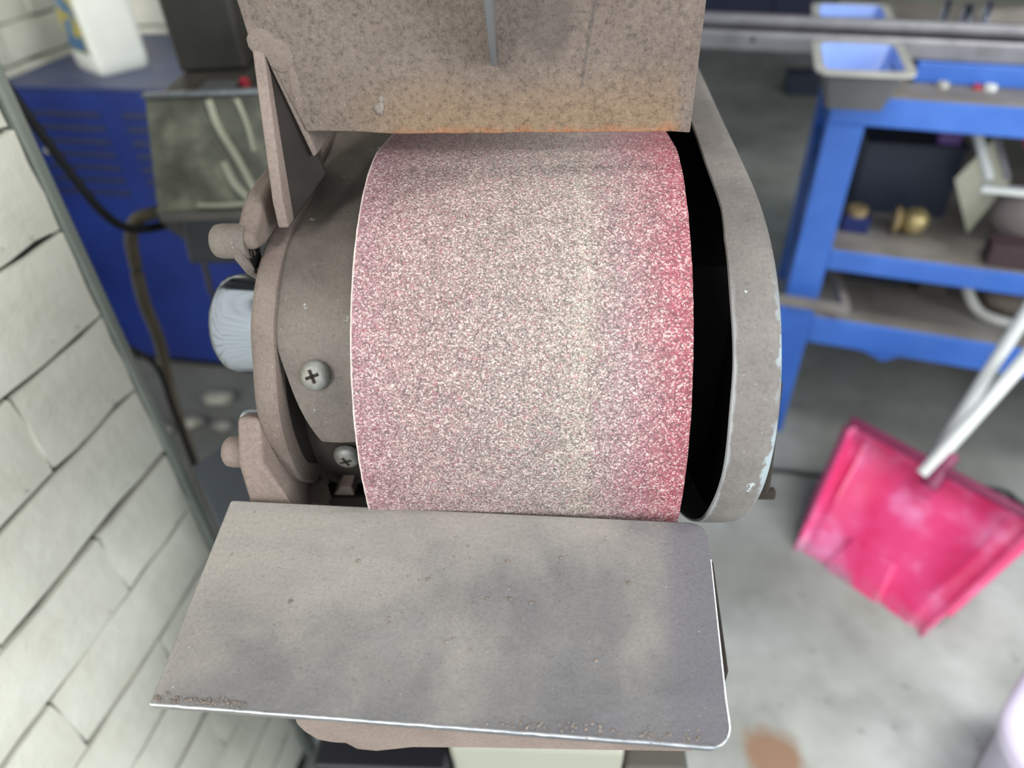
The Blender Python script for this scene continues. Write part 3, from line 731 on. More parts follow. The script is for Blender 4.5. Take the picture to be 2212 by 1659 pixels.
# ------------------------------------------------------------------ grey machine head behind the grinder
mh = empty('machine_head', (-0.295, 0.95, 0))
tag(mh, 'grey machine head with reflection-streaked front panel and dark column, between blue cabinet and grinder', 'machine')
def mp_(name, bm, mat, parent=None, **kw):
    o = obj(name, bm, mat, parent or mh, **kw)
    return o
ox, oy = -0.295, 0.95
def X(x_): return x_ - ox
def Y(y_): return y_ - oy
bm = BM(); hexa(bm, [(X(-.402), Y(.83), .900), (X(-.165), Y(.83), .900), (X(-.165), Y(1.08), .900), (X(-.402), Y(1.08), .900), (X(-.402), Y(.855), 1.008), (X(-.165), Y(.855), 1.008), (X(-.165), Y(1.08), 1.008), (X(-.402), Y(1.08), 1.008)])
mp_('head_body', bm, M_machdark, bevel=0.004)
bm = BM(); hexa(bm, [(X(-.411), Y(.797), .896), (X(-.170), Y(.797), .896), (X(-.170), Y(.800), .896), (X(-.411), Y(.800), .896), (X(-.404), Y(.848), 1.013), (X(-.168), Y(.848), 1.013), (X(-.168), Y(.851), 1.013), (X(-.404), Y(.851), 1.013)])
front = mp_('front_panel', bm, M_greymach, bevel=0.001)
def on_panel(a, t_, off=-0.0010):            # a = x, t = 0 bottom .. 1 top
    return Vector((X(a), Y(0.797 + 0.051 * t_) + off, 0.896 + 0.117 * t_))
for seq, rr in (([(-.332, .95), (-.325, .72), (-.308, .45), (-.292, .15)], .0045), ([(-.300, .95), (-.292, .75), (-.287, .5)], .0034), ([(-.325, .42), (-.315, .22), (-.295, .05)], .0048), ([(-.362, .05), (-.330, .04), (-.270, .06)], .003)):
    bm = BM(); pts = spline([on_panel(a, t_) for a, t_ in seq], 6); tube(bm, pts, rr, 8)
    for q in bm.verts: q.co.y = q.co.y
    bmesh.ops.scale(bm, vec=(1, 1, 1), verts=bm.verts)
    o = mp_('reflection_streak', bm, M_reflection, front, smooth=True)  # curved reflections on the panel, modelled as pale ridges
bm = BM(); box(bm, X(-.406), X(-.168), Y(.844), Y(.856), 1.0125, 1.0165); mp_('top_edge_strip', bm, M_bright, bevel=0.0008)
bm = BM(); box(bm, X(-.410), X(-.180), Y(.793), Y(.83), 0.884, 0.894); mp_('lower_ledge', bm, M_shelf, bevel=0.0015)
bm = BM(); hexa(bm, [(X(-.402), Y(.803), .820), (X(-.200), Y(.803), .815), (X(-.200), Y(1.0), .815), (X(-.402), Y(1.0), .820), (X(-.392), Y(.80), .884), (X(-.190), Y(.80), .884), (X(-.190), Y(1.0), .884), (X(-.392), Y(1.0), .884)])
mp_('lower_block', bm, M_machgrey, bevel=0.008)
bm = BM(); box(bm, X(-.405), X(-.318), Y(.962), Y(1.06), 1.008, 1.75); mp_('column', bm, M_machdark, bevel=0.006)
bm = BM(); box(bm, X(-.305), X(-.22), Y(.99), Y(1.06), 1.008, 1.75); mp_('column_side', bm, M_black, bevel=0.006)
bm = BM(); box(bm, X(-.352), X(-.310), Y(.866), Y(.906), 1.0085, 1.0125); mp_('name_plate', bm, M_machgrey, bevel=0.001)
bm = BM(); lathe(bm, [(1.008, .003), (1.008, .006), (1.016, .006), (1.018, .003)], 'z', (X(-.302), Y(.892), 0), 20); mp_('red_button', bm, M_red, smooth=True)
bm = BM(); box(bm, X(-.25), X(-.18), Y(.92), Y(.99), 0, 0.83); mp_('stand_post', bm, M_machdark, bevel=0.004)
bm = BM(); box(bm, X(-.30), X(-.13), Y(.88), Y(1.06), 0, 0.02); mp_('stand_foot', bm, M_machdark, bevel=0.003)
bm = BM(); hexa(bm, [(X(-.438), Y(.84), .862), (X(-.40), Y(.82), .842), (X(-.40), Y(.90), .842), (X(-.438), Y(.90), .862), (X(-.438), Y(.84), .880), (X(-.40), Y(.82), .888), (X(-.40), Y(.90), .888), (X(-.438), Y(.90), .880)])
mp_('hose_spigot', bm, M_machdark, bevel=0.004)

bm = BM(); tube(bm, spline([(-.440, .855, .871), (-.468, .850, .864), (-.487, .855, .838), (-.498, .86, .800), (-.508, .86, .735), (-.516, .87, .66), (-.535, .87, .54), (-.545, .87, .30), (-.53, .88, .10), (-.45, .92, .012), (-.30, 1.15, .012)], 7), 0.0085, 10)
tag(obj('hose', bm, M_hose, smooth=True, angle=80), 'brown grey hose looping down from the machine head in front of the blue cabinet', 'hose')
bm = BM(); tube(bm, spline([(-.425, .90, .815), (-.46, .97, .72), (-.50, 1.05, .62), (-.52, 1.15, .45), (-.50, 1.2, .15), (-.44, 1.22, .006), (-.2, 1.3, .006)], 7), 0.0042, 8)
tag(obj('thin_cord', bm, M_hose, smooth=True, angle=80), 'thin brown cord hanging to the floor beneath the machine head', 'cord')
bm = BM(); tube(bm, spline([(-.60, .82, 1.36), (-.545, .80, 1.12), (-.522, .80, 1.045), (-.50, .80, .965), (-.478, .80, .90), (-.462, .82, .866), (-.43, .86, .852), (-.39, .90, .850)], 7), 0.0055, 10)
tag(obj('power_cable', bm, M_black, smooth=True, angle=80), 'black power cable sloping down from the wall to the side of the machine head', 'cable')
bm = BM(); tube(bm, spline([(-.66, .80, .74), (-.55, .78, .735), (-.478, .77, .70), (-.468, .755, .62), (-.470, .75, .48), (-.470, .75, .30), (-.470, .75, .10), (-.45, .77, .008), (-.33, .90, .008)], 7), 0.0036, 10)
tag(obj('hanging_cord', bm, M_black, smooth=True, angle=80), 'black cord hanging straight down to the floor just behind the brick wall corner', 'cord')

# ------------------------------------------------------------------ blue cabinet, bottle
CAB = empty('blue_cabinet', bw(-1.24, 1.70), BR)
tag(CAB, 'navy blue steel machine cabinet with louvred front, below the white bottle', 'cabinet')
bm = BM(); box(bm, -0.29, 0.34, -0.25, 0.24, 0.03, 0.795); obj('body', bm, M_blue2, CAB, bevel=0.008)
bm = BM(); box(bm, -0.295, 0.345, -0.255, 0.242, 0.795, 0.803); obj('top_sheet', bm, mottled('cabinet_top', ['#26325e', '#3a456c', '#4a5068'], 8, 0.4), CAB, bevel=0.003)
bm = BM(); box(bm, -0.27, 0.32, -0.23, 0.22, 0, 0.03); obj('plinth', bm, M_dark, CAB)
for r_ in range(7):
    for c_ in range(2):
        bm = BM(); x0 = -0.24 + c_ * 0.26; z0 = 0.735 - r_ * 0.032
        hexa(bm, [(x0, -0.2545, z0), (x0 + .2, -0.2545, z0), (x0 + .2, -0.249, z0), (x0, -0.249, z0), (x0, -0.2505, z0 + .012), (x0 + .2, -0.2505, z0 + .012), (x0 + .2, -0.249, z0 + .012), (x0, -0.249, z0 + .012)])
        obj('louvre', bm, mottled('louvre_blue', ['#0e1838', '#121d42'], 5, 0.5) if (r_ == 0 and c_ == 0) else bpy.data.materials['louvre_blue'], CAB)
bm = BM(); lathe(bm, [(-0.262, .004), (-0.262, .008), (-0.25, .009), (-0.249, .004)], 'y', (-0.215, 0, 0.655), 16); obj('knob', bm, M_graytray, CAB, smooth=True)

BT = empty('plastic_bottle', bw(-1.325, 1.606, 0.803), BR - R(30.3))
tag(BT, 'white square plastic bottle with yellow and blue label standing on the blue cabinet', 'bottle')
bm = BM(); rings = []
for z, k in ((0, .90), (.006, .97), (.03, 1), (.24, 1), (.27, .9), (.29, .55), (.30, .36), (.325, .36)):
    o_ = roundrect(-.070 * k, .070 * k, -.062 * k, .062 * k, [0.016 * k] * 4, 4); rings.append([bm.verts.new((a, b_, z)) for a, b_ in o_])
for A, B_ in zip(rings[:-1], rings[1:]):
    n = len(A)
    for i in range(n): bm.faces.new((A[i], A[(i + 1) % n], B_[(i + 1) % n], B_[i]))
bm.faces.new(rings[0]); bm.faces.new(rings[-1]); obj('bottle_body', bm, M_bottle, BT, smooth=True, angle=40)
lab = []
bm = BM(); box(bm, -.054, .050, -.0632, -.0622, .045, .225); lb = obj('label', bm, M_label, BT)
bm = BM(); prism(bm, [(-.050, -.0640, .050), (.046, -.0640, .050), (.046, -.0640, .088), (.02, -.0640, .078), (-.01, -.0640, .086), (-.050, -.0640, .074)], (0, .0006, 0)); obj('label_band', bm, M_labelblue, lb)
bm = BM(); lathe(bm, [(-.0641, .001), (-.0641, .020), (-.0633, .020)], 'y', (-0.005, 0, .150), 24); obj('label_emblem', bm, plain('label_blue_dot', '#2f6c9c', 0.4), lb)
bm = BM(); lathe(bm, [(.318, .012), (.318, .027), (.350, .026), (.352, .02)], 'z', n=28); obj('bottle_cap', bm, M_blue2, BT, smooth=True)

# scraps on the floor under the cabinet front
for i, (a, b_, r_, lab_) in enumerate(((-.815, 1.535, .035, 'larger pale crumpled scrap on the floor, right of the hose'), (-.865, 1.44, .030, 'pale flattened scrap on the floor, nearer the sheet metal box'), (-.775, 1.425, .022, 'small pale scrap on the floor close to the grinder shaft cap'), (-.93, 1.42, .024, 'grey scrap on the floor between brick wall and hose'))):
    bm = BM(); blob(bm, (0, 0, r_ * 0.45), r_, 2, 0.22, (1.3, 0.8, 0.5))
    tag(obj('scrap', bm, M_scrap, loc=(a, b_, 0), smooth=True, angle=60), lab_, 'scrap', 'scraps on the floor by the cabinet')

# ------------------------------------------------------------------ WORK BENCH (its own frame, turned 22 degrees)
TR = -R(22); TO = Vector((0.6162, 1.3409, 0))
TX = Vector((math.cos(TR), math.sin(TR), 0)); TY = Vector((-math.sin(TR), math.cos(TR), 0))
def tw(x_, y_, z=0.0): return TO + TX * x_ + TY * y_ + Vector((0, 0, z))
BN = empty('work_bench', TO, TR)
tag(BN, 'bright blue steel work bench with grey top and two lower shelves', 'workbench')
LEN, DEP = 1.30, 0.84
for x0 in (0.0, LEN - 0.067):
    for y0 in (0.0, DEP - 0.06):
        bm = BM(); box(bm, x0, x0 + 0.067, y0, y0 + 0.06, 0, 0.774); obj('leg', bm, M_blue, BN, bevel=0.003)
for z0, z1 in ((0.774, 0.8265), (0.471, 0.5165), (0.283, 0.3515)):
    bm = BM(); box(bm, 0.067, LEN - 0.067, 0.0, 0.045, z0, z1) if z0 < 0.7 else box(bm, 0.0, LEN, -0.001, 0.045, z0, z1)
    obj('front_rail', bm, M_blue, BN, bevel=0.003)
    bm = BM(); box(bm, 0.067, LEN - 0.067, DEP - 0.045, DEP, z0, z1); obj('rear_rail', bm, M_blue, BN, bevel=0.003)
    for x0 in (0.004, LEN - 0.049):
        bm = BM(); box(bm, x0, x0 + 0.045, 0.06, DEP - 0.06, z0, z1); obj('side_rail', bm, M_blue, BN, bevel=0.003)
bm = BM(); box(bm, -0.003, LEN, 0.000, DEP, 0.8265, 0.8305); obj('bench_top', bm, M_shelf, BN, bevel=0.001)
bm = BM(); box(bm, 0.068, LEN - 0.07, 0.004, DEP - 0.004, 0.5165, 0.5205); obj('middle_shelf', bm, M_shelf, BN, bevel=0.001)
bm = BM(); box(bm, 0.068, LEN - 0.07, 0.004, DEP - 0.004, 0.3515, 0.3545); obj('lower_shelf', bm, M_shelf, BN, bevel=0.001)
bm = BM(); prism(bm, [(0.178, 0.004, 0.2845), (0.235, 0.004, 0.262), (0.268, 0.004, 0.2845)], (0, 0.006, 0)); obj('gusset', bm, M_blue, BN)

bm = BM(); box(bm, 0, 1.15, 0, 0.05, 0, 0.0365)
tag(obj('steel_bar', bm, M_blue, loc=tw(0.135, 0.095, 0.8305), rz=TR, bevel=0.003), 'blue painted square steel bar lying along the bench top under the long grey channel', 'bar')
# long grey channel, laid across the bench, groove along its upper face
bm = BM(); prism(bm, [(0, 0, 0), (0, .07, 0), (0, .07, .055), (0, .05, .055), (0, .048, .046), (0, .030, .040), (0, .006, .038), (0, 0, .030)], (1.55, 0, 0))
ch = tag(obj('steel_channel', bm, M_steelgrey, loc=tw(-0.34, 0.105, 0.867), rz=TR, bevel=0.004), 'long grey steel channel with a dark groove lying across the bench', 'channel')
bm = BM(); box(bm, 0.001, 1.549, 0.004, 0.0325, 0.0385, 0.0400)
obj('groove', bm, M_dark, ch)
bm = BM(); lathe(bm, [(-0.0006, .001), (-0.0006, .0045), (0.002, .0045)], 'y', (0.175, 0, 0.021), 20); obj('drill_hole', bm, M_dark, ch)

# two small flat-rimmed trays
def make_tray():
    t_ = empty('steel_tray')
    bm = BM(); W, L = 0.078, 0.108
    def ring(k, z, r): return [bm.verts.new((a, b_, z)) for a, b_ in roundrect(-W * k, W * k, -L * k, L * k, [r] * 4, 3)]
    rs = [ring(0.60, 0.0, 0.01), ring(0.84, 0.066, 0.016), ring(1.0, 0.066, 0.024), ring(1.0, 0.071, 0.024), ring(0.80, 0.071, 0.016), ring(0.58, 0.004, 0.01)]
    for q, (A, B_) in enumerate(zip(rs[:-1], rs[1:])):
        n = len(A)
        for i in range(n):
            f = bm.faces.new((A[i], A[(i + 1) % n], B_[(i + 1) % n], B_[i])); f.material_index = (1, 0, 0, 0, 2)[q]
    bm.faces.new(rs[0][::-1]).material_index = 1; bm.faces.new(rs[-1]).material_index = 2
    obj('tray_body', bm, [M_graytray, M_machgrey, M_blue_in], t_, smooth=True, angle=25)
    bm = BM(); hexa(bm, [(.032, -.050, .005), (.040, -.050, .005), (.040, .050, .005), (.032, .050, .005), (.048, -.052, .052), (.053, -.052, .052), (.053, .052, .052), (.048, .052, .052)])
    obj('divider', bm, M_blue_in, t_)
    return t_
tr1 = make_tray(); tr1.location = tw(0.028, -0.030, 0.8305); tr1.rotation_euler = (0, 0, TR + R(4))
tag(tr1, 'small grey rimmed tray with blue inside, at the front left corner of the bench top', 'tray', 'steel trays on the bench')
tr2 = copy_tree(tr1); tr2.location = tw(0.013, 0.305, 0.8305); tr2.rotation_euler = (0, 0, TR + R(3))
tr2['label'] = 'small grey rimmed tray with blue inside, behind the long steel channel'

# bits along the front of the bench top and tools behind the channel
def nut(x_, y_, z, r, mat, name, label, cat, grp):
    bm = BM(); lathe(bm, [(0, r * .45), (0, r), (r * .8, r), (r * .85, r * .85), (r * .85, r * .45), (r * 0.3, r * .42)], 'z', n=6 if name == 'hex_nut' else 24)
    return tag(obj(name, bm, mat, loc=tw(x_, y_, z), rz=random.uniform(0, 1), smooth=True, angle=30), label, cat, grp)
nut(.185, .078, .8305, .011, M_graytray, 'hex_nut', 'dull grey nut on the bench front, nearer the tray', 'nut', 'nuts on the bench edge')
nut(.262, .080, .8305, .011, M_whitepole, 'hex_nut', 'pale nut on the bench front beside the red cap', 'nut', 'nuts on the bench edge')
nut(.242, .082, .8305, .008, M_red, 'bottle_cap', 'red plastic cap on the bench front between two nuts', 'cap', None)
for x_, y_, z, r_, hh, mt, lb_ in ((.199, .405, .8305, .008, .085, M_chrome, 'thin chrome socket standing behind the channel, next to the rear tray'), (.237, .385, .8305, .012, .080, M_chrome, 'thick chrome socket standing behind the channel, second from the rear tray'), (.135, .215, .8305, .008, .068, M_chrome, 'short chrome socket standing close behind the long channel'), (.285, .455, .8305, .009, .075, M_chrome, 'chrome socket standing farthest back on the bench top')):
    bm = BM(); lathe(bm, [(0, r_ * .6), (0, r_), (hh * .5, r_), (hh * .55, r_ * .85), (hh, r_ * .85), (hh, r_ * .55), (hh * .8, r_ * .5)], 'z', n=28)
    tag(obj('socket', bm, mt, loc=tw(x_, y_, z), smooth=True, angle=30), lb_, 'socket', 'sockets on the bench top')
bm = BM(); blob(bm, (0, 0, .014), .014, 2, .04); blob(bm, (-.013, 0, .010), .009, 2, .05)
tag(obj('cream_ball', bm, M_whitepole, loc=tw(.292, .235, .8305), smooth=True, angle=180), 'small round cream ball lying beside the dark bar behind the channel', 'ball')
bm = BM(); box(bm, -.25, .25, -.020, .020, 0, .010)
tag(obj('flat_bar', bm, M_machdark, loc=tw(.47, .30, .8305), rz=TR + R(24), bevel=.002), 'dark flat steel bar lying slantwise behind the long channel', 'bar')
bm = BM(); box(bm, -.16, .16, -.05, .05, 0, .012); box(bm, -.16, .16, .038, .05, .012, .05)
tag(obj('steel_angle', bm, M_shelf, loc=tw(.40, .50, .8305), rz=TR + R(28), bevel=.002), 'grey brown steel angle at the back of the bench top', 'bar')
bm = BM(); box(bm, -.09, .09, -.01, .01, 0, .018)
tag(obj('chisel', bm, M_steelgrey, loc=tw(.56, .20, .8305), rz=TR + R(14), bevel=.004), 'short bright steel chisel at the right on the bench top', 'tool')

# middle shelf
z2 = .5205
def thing1(name, bm, mat, loc, label, cat, grp=None, rz=TR, **kw): return tag(obj(name, bm, mat, loc=loc, rz=rz, **kw), label, cat, grp)
cr = empty('storage_crate', tw(.20, .30, z2), TR + R(5)); tag(cr, 'large dark navy plastic crate at the back of the middle bench shelf', 'crate')
bm = BM(); box(bm, -.105, .085, -.09, -.085, 0, .150); box(bm, -.105, .085, .135, .14, 0, .150); box(bm, -.105, -.10, -.085, .135, 0, .150); box(bm, .08, .085, -.085, .135, 0, .150); box(bm, -.10, .08, -.085, .135, 0, .006)
obj('crate_body', bm, M_navy, cr)
bm = BM(); box(bm, -.110, .090, -.095, .145, .150, .158); obj('crate_lid', bm, M_navy, cr, bevel=.002)
bm = BM(); box(bm, -.022, .022, -.018, .018, 0, .045)
thing1('purple_box', bm, M_purple, tw(.255, .235, z2 + .158), 'small purple plastic box sitting on the navy crate', 'box', bevel=.004)
bl = empty('blue_carton', tw(.113, .108, z2), TR); tag(bl, 'small deep blue carton on the middle shelf beside the bench leg', 'box')
bm = BM(); box(bm, -.030, .024, -.022, .022, 0, .034); obj('carton', bm, M_navy_deep, bl, bevel=.002)
bm = BM(); lathe(bm, [(.034, .008), (.034, .020), (.050, .020), (.050, .008)], 'z', n=28)
tag(obj('tape_roll', bm, M_tan, loc=tw(.108, .108, z2), rz=0, smooth=True, angle=30), 'tan roll of tape lying on the small blue carton', 'tape')
kn = empty('brass_knob', tw(.217, .118, z2), TR); tag(kn, 'round pale brass knob lying on the middle bench shelf', 'knob')
bm = BM(); blob(bm, (0.004, 0, .029), .029, 3, .01); obj('ball', bm, M_brass, kn, smooth=True, angle=180)
bm = BM(); lathe(bm, [(-.034, .012), (-.034, .028), (-.030, .029), (-.024, .024), (-.024, .01)], 'x', (0.0, -.004, .029), 28); obj('collar', bm, M_tan, kn, smooth=True)
bm = BM(); prism(bm, [(0, 0, 0), (.038, .008, .112), (-.012, .012, .205), (-.058, .010, .110)], (.006, .012, 0))
thing1('cream_board', bm, M_board, tw(.334, .150, z2), 'cream pointed board standing on one corner on the middle shelf', 'board', bevel=.001)
for (xa, za, xb, zb, r_, mt, lb_) in ((.262, .250, .322, .140, .0085, M_whitepole, 'white metal rod leaning on the middle shelf, nearest the cream board'), (.292, .252, .352, .145, .006, M_steelgrey, 'grey steel rod leaning between the white and pink rods'), (.343, .250, .420, .135, .009, M_pinkrod, 'pink plastic rod leaning at the right of the middle shelf')):
    bm = BM(); tube(bm, [(xa, .185, za), ((xa + xb) / 2, .14, (za + zb) / 2), (xb, .095, zb)], r_, 14)
    tag(obj('leaning_rod', bm, mt, loc=tw(0, 0, z2), rz=TR, smooth=True, angle=60), lb_, 'rod', 'rods leaning on the middle shelf')
bm = BM(); box(bm, -.015, .08, -.012, .010, 0, .014)
thing1('white_clip', bm, M_whitepole, tw(.322, .082, z2 + .121), 'white plastic strip resting on the grey brown sack', 'strip', bevel=.005)
bm = BM(); blob(bm, (0, 0, .062), .072, 3, .035, (1.15, .75, .85))
for q in bm.verts: q.co.z = max(q.co.z, 0.0)
thing1('cloth_sack', bm, M_bag, tw(.440, .125, z2), 'grey brown rounded cloth sack on the middle bench shelf', 'sack', smooth=True, angle=180)
bm = BM(); box(bm, -.05, .10, -.02, .035, 0, .045)
thing1('maroon_box', bm, M_maroonbox, tw(.40, .030, z2), 'low dark maroon box in front of the cloth sack', 'box', bevel=.003)

# lower shelf
z3 = .3545
fr = empty('angle_frame', tw(-0.02, -0.040, 0), TR); tag(fr, 'open grey steel angle frame standing in front of the left bench leg', 'frame')
bm = BM(); box(bm, -.10, .150, -.006, .012, .395, .413); obj('front_bar', bm, M_shelf, fr, bevel=.001)
bm = BM(); hexa(bm, [(.134, .012, .395), (.150, .012, .395), (.118, .20, .395), (.104, .20, .395), (.134, .012, .413), (.150, .012, .413), (.118, .20, .413), (.104, .20, .413)]); obj('side_bar', bm, M_shelf, fr, bevel=.001)
for x0 in (-.10, .132):
    bm = BM(); box(bm, x0 if x0 < 0 else .010, (x0 if x0 < 0 else .010) + .014, -.004, .010, 0, .396); obj('leg', bm, M_blue, fr)
bm = BM(); tube(bm, spline([(.352, .13, .10), (.362, .12, .066), (.392, .10, .022), (.43, .08, .012), (.50, .07, .012)], 6), .011, 14)
thing1('bent_pipe', bm, M_graytray, tw(0, 0, z3), 'bent silver pipe on the lower bench shelf', 'pipe', smooth=True, angle=60)
bm = BM(); box(bm, -.06, .05, -.03, .05, 0, .055)
thing1('dark_box', bm, M_navy, tw(.20, .22, z3), 'dark blue box at the back of the lower shelf', 'box', bevel=.003)
bm = BM(); box(bm, -.03, .03, -.03, .05, 0, .075)
thing1('dark_block', bm, M_machdark, tw(.315, .20, z3), 'dark brown steel block on the lower shelf between blue box and bent pipe', 'block', bevel=.003)
bm = BM(); blob(bm, (0, 0, .034), .055, 3, .06, (1.3, .9, .65))
for q in bm.verts: q.co.z = max(q.co.z, 0.0)
thing1('rag', bm, mottled('tan_rag', ['#5f564c', '#7b7268'], 18, .8, bs=50, bstr=.5, bdist=.005), tw(.475, .14, z3), 'crumpled tan rag on the lower bench shelf behind the bent pipe', 'rag', smooth=True, angle=180)

# far dark locker behind the bench, low dark crate under the channel
lk = empty('steel_locker', (1.75, 4.95, 0), BR); tag(lk, 'dark navy steel locker far behind the long channel', 'locker')
bm = BM(); box(bm, -.62, .62, 0, .5, .05, 2.0); obj('body', bm, plain('locker_navy', '#131c3c', .5), lk, bevel=.008)
for x0 in (-.61, .005):
    bm = BM(); box(bm, x0, x0 + .605, -.018, -.002, .07, 1.98); dr = obj('door', bm, bpy.data.materials['locker_navy'], lk, bevel=.004)
    bm = BM(); box(bm, x0 + .28, x0 + .30, -.035, -.018, .95, 1.08); obj('handle', bm, M_steelgrey, dr)
bm = BM(); box(bm, -.09, .09, -.07, .07, 0, .11)
tag(obj('dark_crate', bm, M_navy, loc=(1.66, 4.02, 0), rz=BR, bevel=.004), 'low dark crate on the floor far behind the left bench leg', 'crate')

# ------------------------------------------------------------------ dustpan, broom, tub, floor cable
A0 = Vector((0.7566, 0.7337, 0)); A1 = Vector((0.5874, 0.9507, 0)); B0 = Vector((0.93, 0.8356, 0.20)); B1 = Vector((0.71, 1.1396, 0.20))
mid0 = (A0 + A1) / 2; mid1 = (B0 + B1) / 2
ex = (A0 - A1).normalized(); ey = (mid1 - mid0); LP = ey.length; ey.normalize(); ey = (ey - ex * ey.dot(ex)).normalized(); ez = ex.cross(ey)
PAN = empty('dustpan', mid0)
PAN.rotation_euler = Matrix((ex, ey, ez)).transposed().to_euler()
tag(PAN, 'bright pink plastic dustpan tipped on its lip, on the concrete floor', 'dustpan')
w0, w1 = (A0 - A1).length / 2, (B0 - B1).length / 2
bm = BM(); rows = []
TN = 14
def dep(t_): return 0.006 + 0.034 * min(1, t_ * 1.3)
for i in range(TN + 1):
    t_ = i / TN; ww = w0 + (w1 - w0) * t_; y_ = LP * t_ - 0.006; dd = dep(t_)
    row = []
    for s_, n_ in ((-1.0, -0.012), (-1.0, 0.0), (-.955, 0.0), (-.915, -dd * .95), (-.86, -dd), (-.80, -dd * .82), (-.76, -dd), (-.3, -dd), (.3, -dd), (.70, -dd), (.745, -dd * .78), (.79, -dd), (.88, -dd), (.93, -dd * .95), (.955, 0.0), (1.0, 0.0), (1.0, -0.012)):
        row.append(bm.verts.new((s_ * ww, y_, n_)))
    rows.append(row)
for A, B_ in zip(rows[:-1], rows[1:]):
    for k in range(len(A) - 1): bm.faces.new((A[k], A[k + 1], B_[k + 1], B_[k]))
last = rows[-1]
top = [bm.verts.new((q.co.x, LP + 0.004, 0.0)) for q in last[2:15]]
for k in range(12): bm.faces.new((last[2 + k], last[3 + k], top[k + 1], top[k]))
pan = obj('pan', bm, M_pink2, PAN, smooth=True, angle=60)
md = pan.modifiers.new('solid', 'SOLIDIFY'); md.thickness = 0.0025; md.offset = -1
bm = BM(); y_ = LP
hexa(bm, [(-w1 - .004, y_, -.018), (w1 + .004, y_, -.018), (w1 + .004, y_ + .022, -.018), (-w1 - .004, y_ + .022, -.018), (-w1 - .004, y_ + .004, .003), (w1 + .004, y_ + .004, .003), (w1 + .004, y_ + .022, .003), (-w1 - .004, y_ + .022, .003)])
obj('back_lip', bm, M_maroon, PAN, bevel=.004)
for s_ in (-1, 1):
    bm = BM()
    pts_ = [(s_ * (w1 - .004), LP, -.020), (s_ * (w1 + .010), LP, -.020), (s_ * (w0 + .008 + (w1 - w0) * .22), LP * .22, -.016), (s_ * (w0 - .004 + (w1 - w0) * .22), LP * .22, -.016), (s_ * (w1 - .004), LP, .002), (s_ * (w1 + .010), LP, .002), (s_ * (w0 + .008 + (w1 - w0) * .22), LP * .22, .001), (s_ * (w0 - .004 + (w1 - w0) * .22), LP * .22, .001)]
    hexa(bm, pts_); obj('side_lip', bm, M_maroon if s_ < 0 else M_pink, PAN, bevel=.003)
bm = BM(); hexa(bm, [(-.078, -.002, -.014), (.048, -.002, -.014), (.040, .098, -.042), (-.064, .098, -.042), (-.076, .000, -.0045), (.046, .000, -.0045), (.032, .090, -.0105), (-.058, .090, -.0105)])
obj('ramp', bm, M_pink2, PAN, bevel=.006, seg=3)
bm = BM(); lathe(bm, [(LP - .03, .010), (LP - .03, .019), (LP + .05, .017), (LP + .05, .010)], 'y', (0, 0, -.012), 24); obj('socket', bm, M_maroon, PAN, smooth=True)
base = Vector((0.829, 0.986, 0.20)); tip = Vector((1.0092, 1.0815, 0.42)); dirp = (tip - base).normalized()
Mi = (Matrix.Translation(mid0) @ Matrix((ex, ey, ez)).transposed().to_4x4()).inverted()
bm = BM(); tube(bm, [Mi @ (base - dirp * .02), Mi @ (base + dirp * 0.47)], .0135, 20); hd = obj('handle', bm, M_whitepole, PAN, smooth=True, angle=50); hd['label'] = 'white tubular handle'

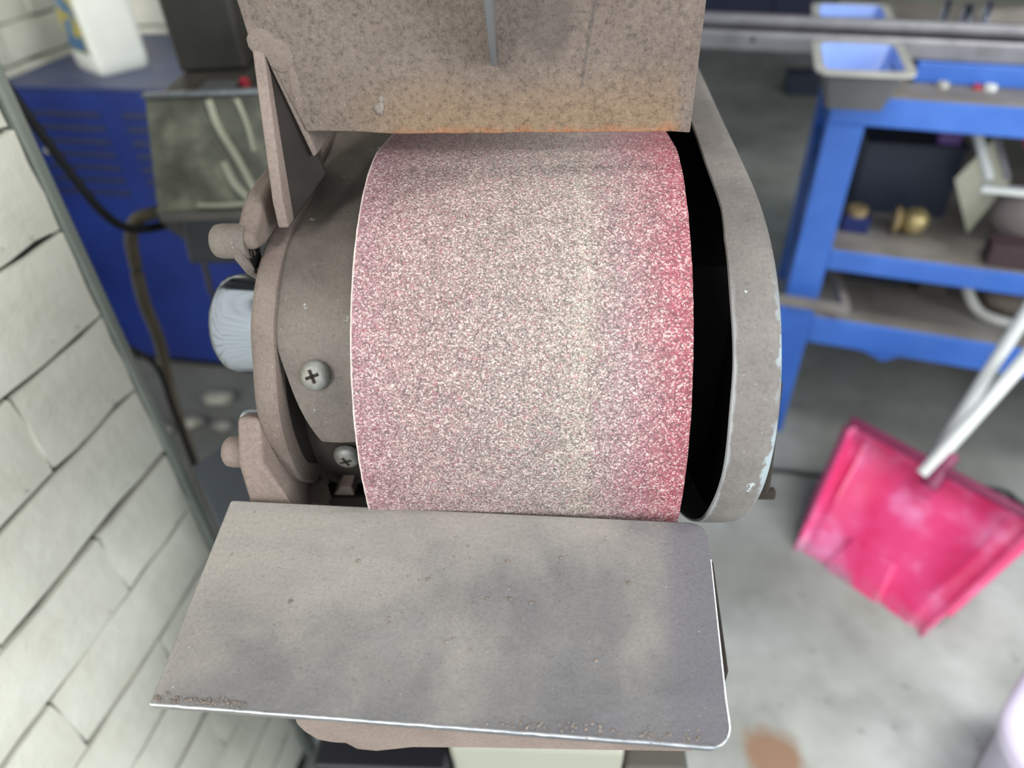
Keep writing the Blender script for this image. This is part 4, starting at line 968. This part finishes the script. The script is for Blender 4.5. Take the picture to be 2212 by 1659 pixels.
BRM = empty('broom', (0.8955, 1.0741, 0)); tag(BRM, 'white handled broom leaning beside the dustpan handle, head behind the pan', 'broom')
hb = Vector((0.8955, 1.0741, 0.062)); ht = Vector((0.986, 1.111, 0.515)); off = Vector((0.8955, 1.0741, 0))
dv = (ht - hb).normalized()
bm = BM(); tube(bm, [hb - off, hb + dv * 0.98 - off], .0125, 18); obj('handle', bm, M_whitepole, BRM, smooth=True, angle=50)
bm = BM(); box(bm, -.07, .07, -.018, .018, .055, .085); o = obj('head', bm, M_maroon, BRM, bevel=.006); o.rotation_euler = (0, 0, -R(52))
bm = BM()
for i in range(90): a = random.uniform(-.066, .066); b_ = random.uniform(-.014, .014); tube(bm, [(a, b_, .058), (a * 1.05, b_ * 1.2, .001)], .0014, 4)
o = tag(obj('bristles', bm, M_maroon, BRM), kind='stuff'); o.rotation_euler = (0, 0, -R(52))

TB = empty('plastic_tub', (0.803, 0.428, 0), R(40)); tag(TB, 'white lilac plastic tub at the right edge of the picture, on the floor', 'tub')
bm = BM(); rs = []
for z, k in ((0, .80), (.004, .83), (.19, .97), (.196, 1.03), (.206, 1.03), (.208, .98), (.19, .93), (.012, .80)):
    rs.append([bm.verts.new((a, b_, z)) for a, b_ in roundrect(-.115 * k, .115 * k, -.115 * k, .115 * k, [.075 * k] * 4, 9)])
for A, B_ in zip(rs[:-1], rs[1:]):
    n = len(A)
    for i in range(n): bm.faces.new((A[i], A[(i + 1) % n], B_[(i + 1) % n], B_[i]))
bm.faces.new(rs[0]); bm.faces.new(rs[-1]); obj('tub_body', bm, M_lilac, TB, smooth=True, angle=50)
bm = BM(); rs = []
for z, k in ((.2065, 1.05), (.216, 1.06), (.222, 1.03), (.224, .95)):
    rs.append([bm.verts.new((a, b_, z)) for a, b_ in roundrect(-.115 * k, .115 * k, -.115 * k, .115 * k, [.078 * k] * 4, 9)])
for A, B_ in zip(rs[:-1], rs[1:]):
    n = len(A)
    for i in range(n): bm.faces.new((A[i], A[(i + 1) % n], B_[(i + 1) % n], B_[i]))
bm.faces.new(rs[0]); bm.faces.new(rs[-1]); obj('tub_lid', bm, M_lilac, TB, smooth=True, angle=50)

bm = BM(); tube(bm, spline([(.45, 1.20, .005), (.637, 1.178, .005), (.708, 1.159, .005), (.86, 1.145, .005), (1.099, 1.091, .005), (1.16, 1.03, .005), (1.5, .95, .005)], 6), .0055, 8)
tag(obj('floor_cable', bm, M_black, smooth=True, angle=80), 'black cable lying on the concrete floor behind the pink dustpan', 'cable')
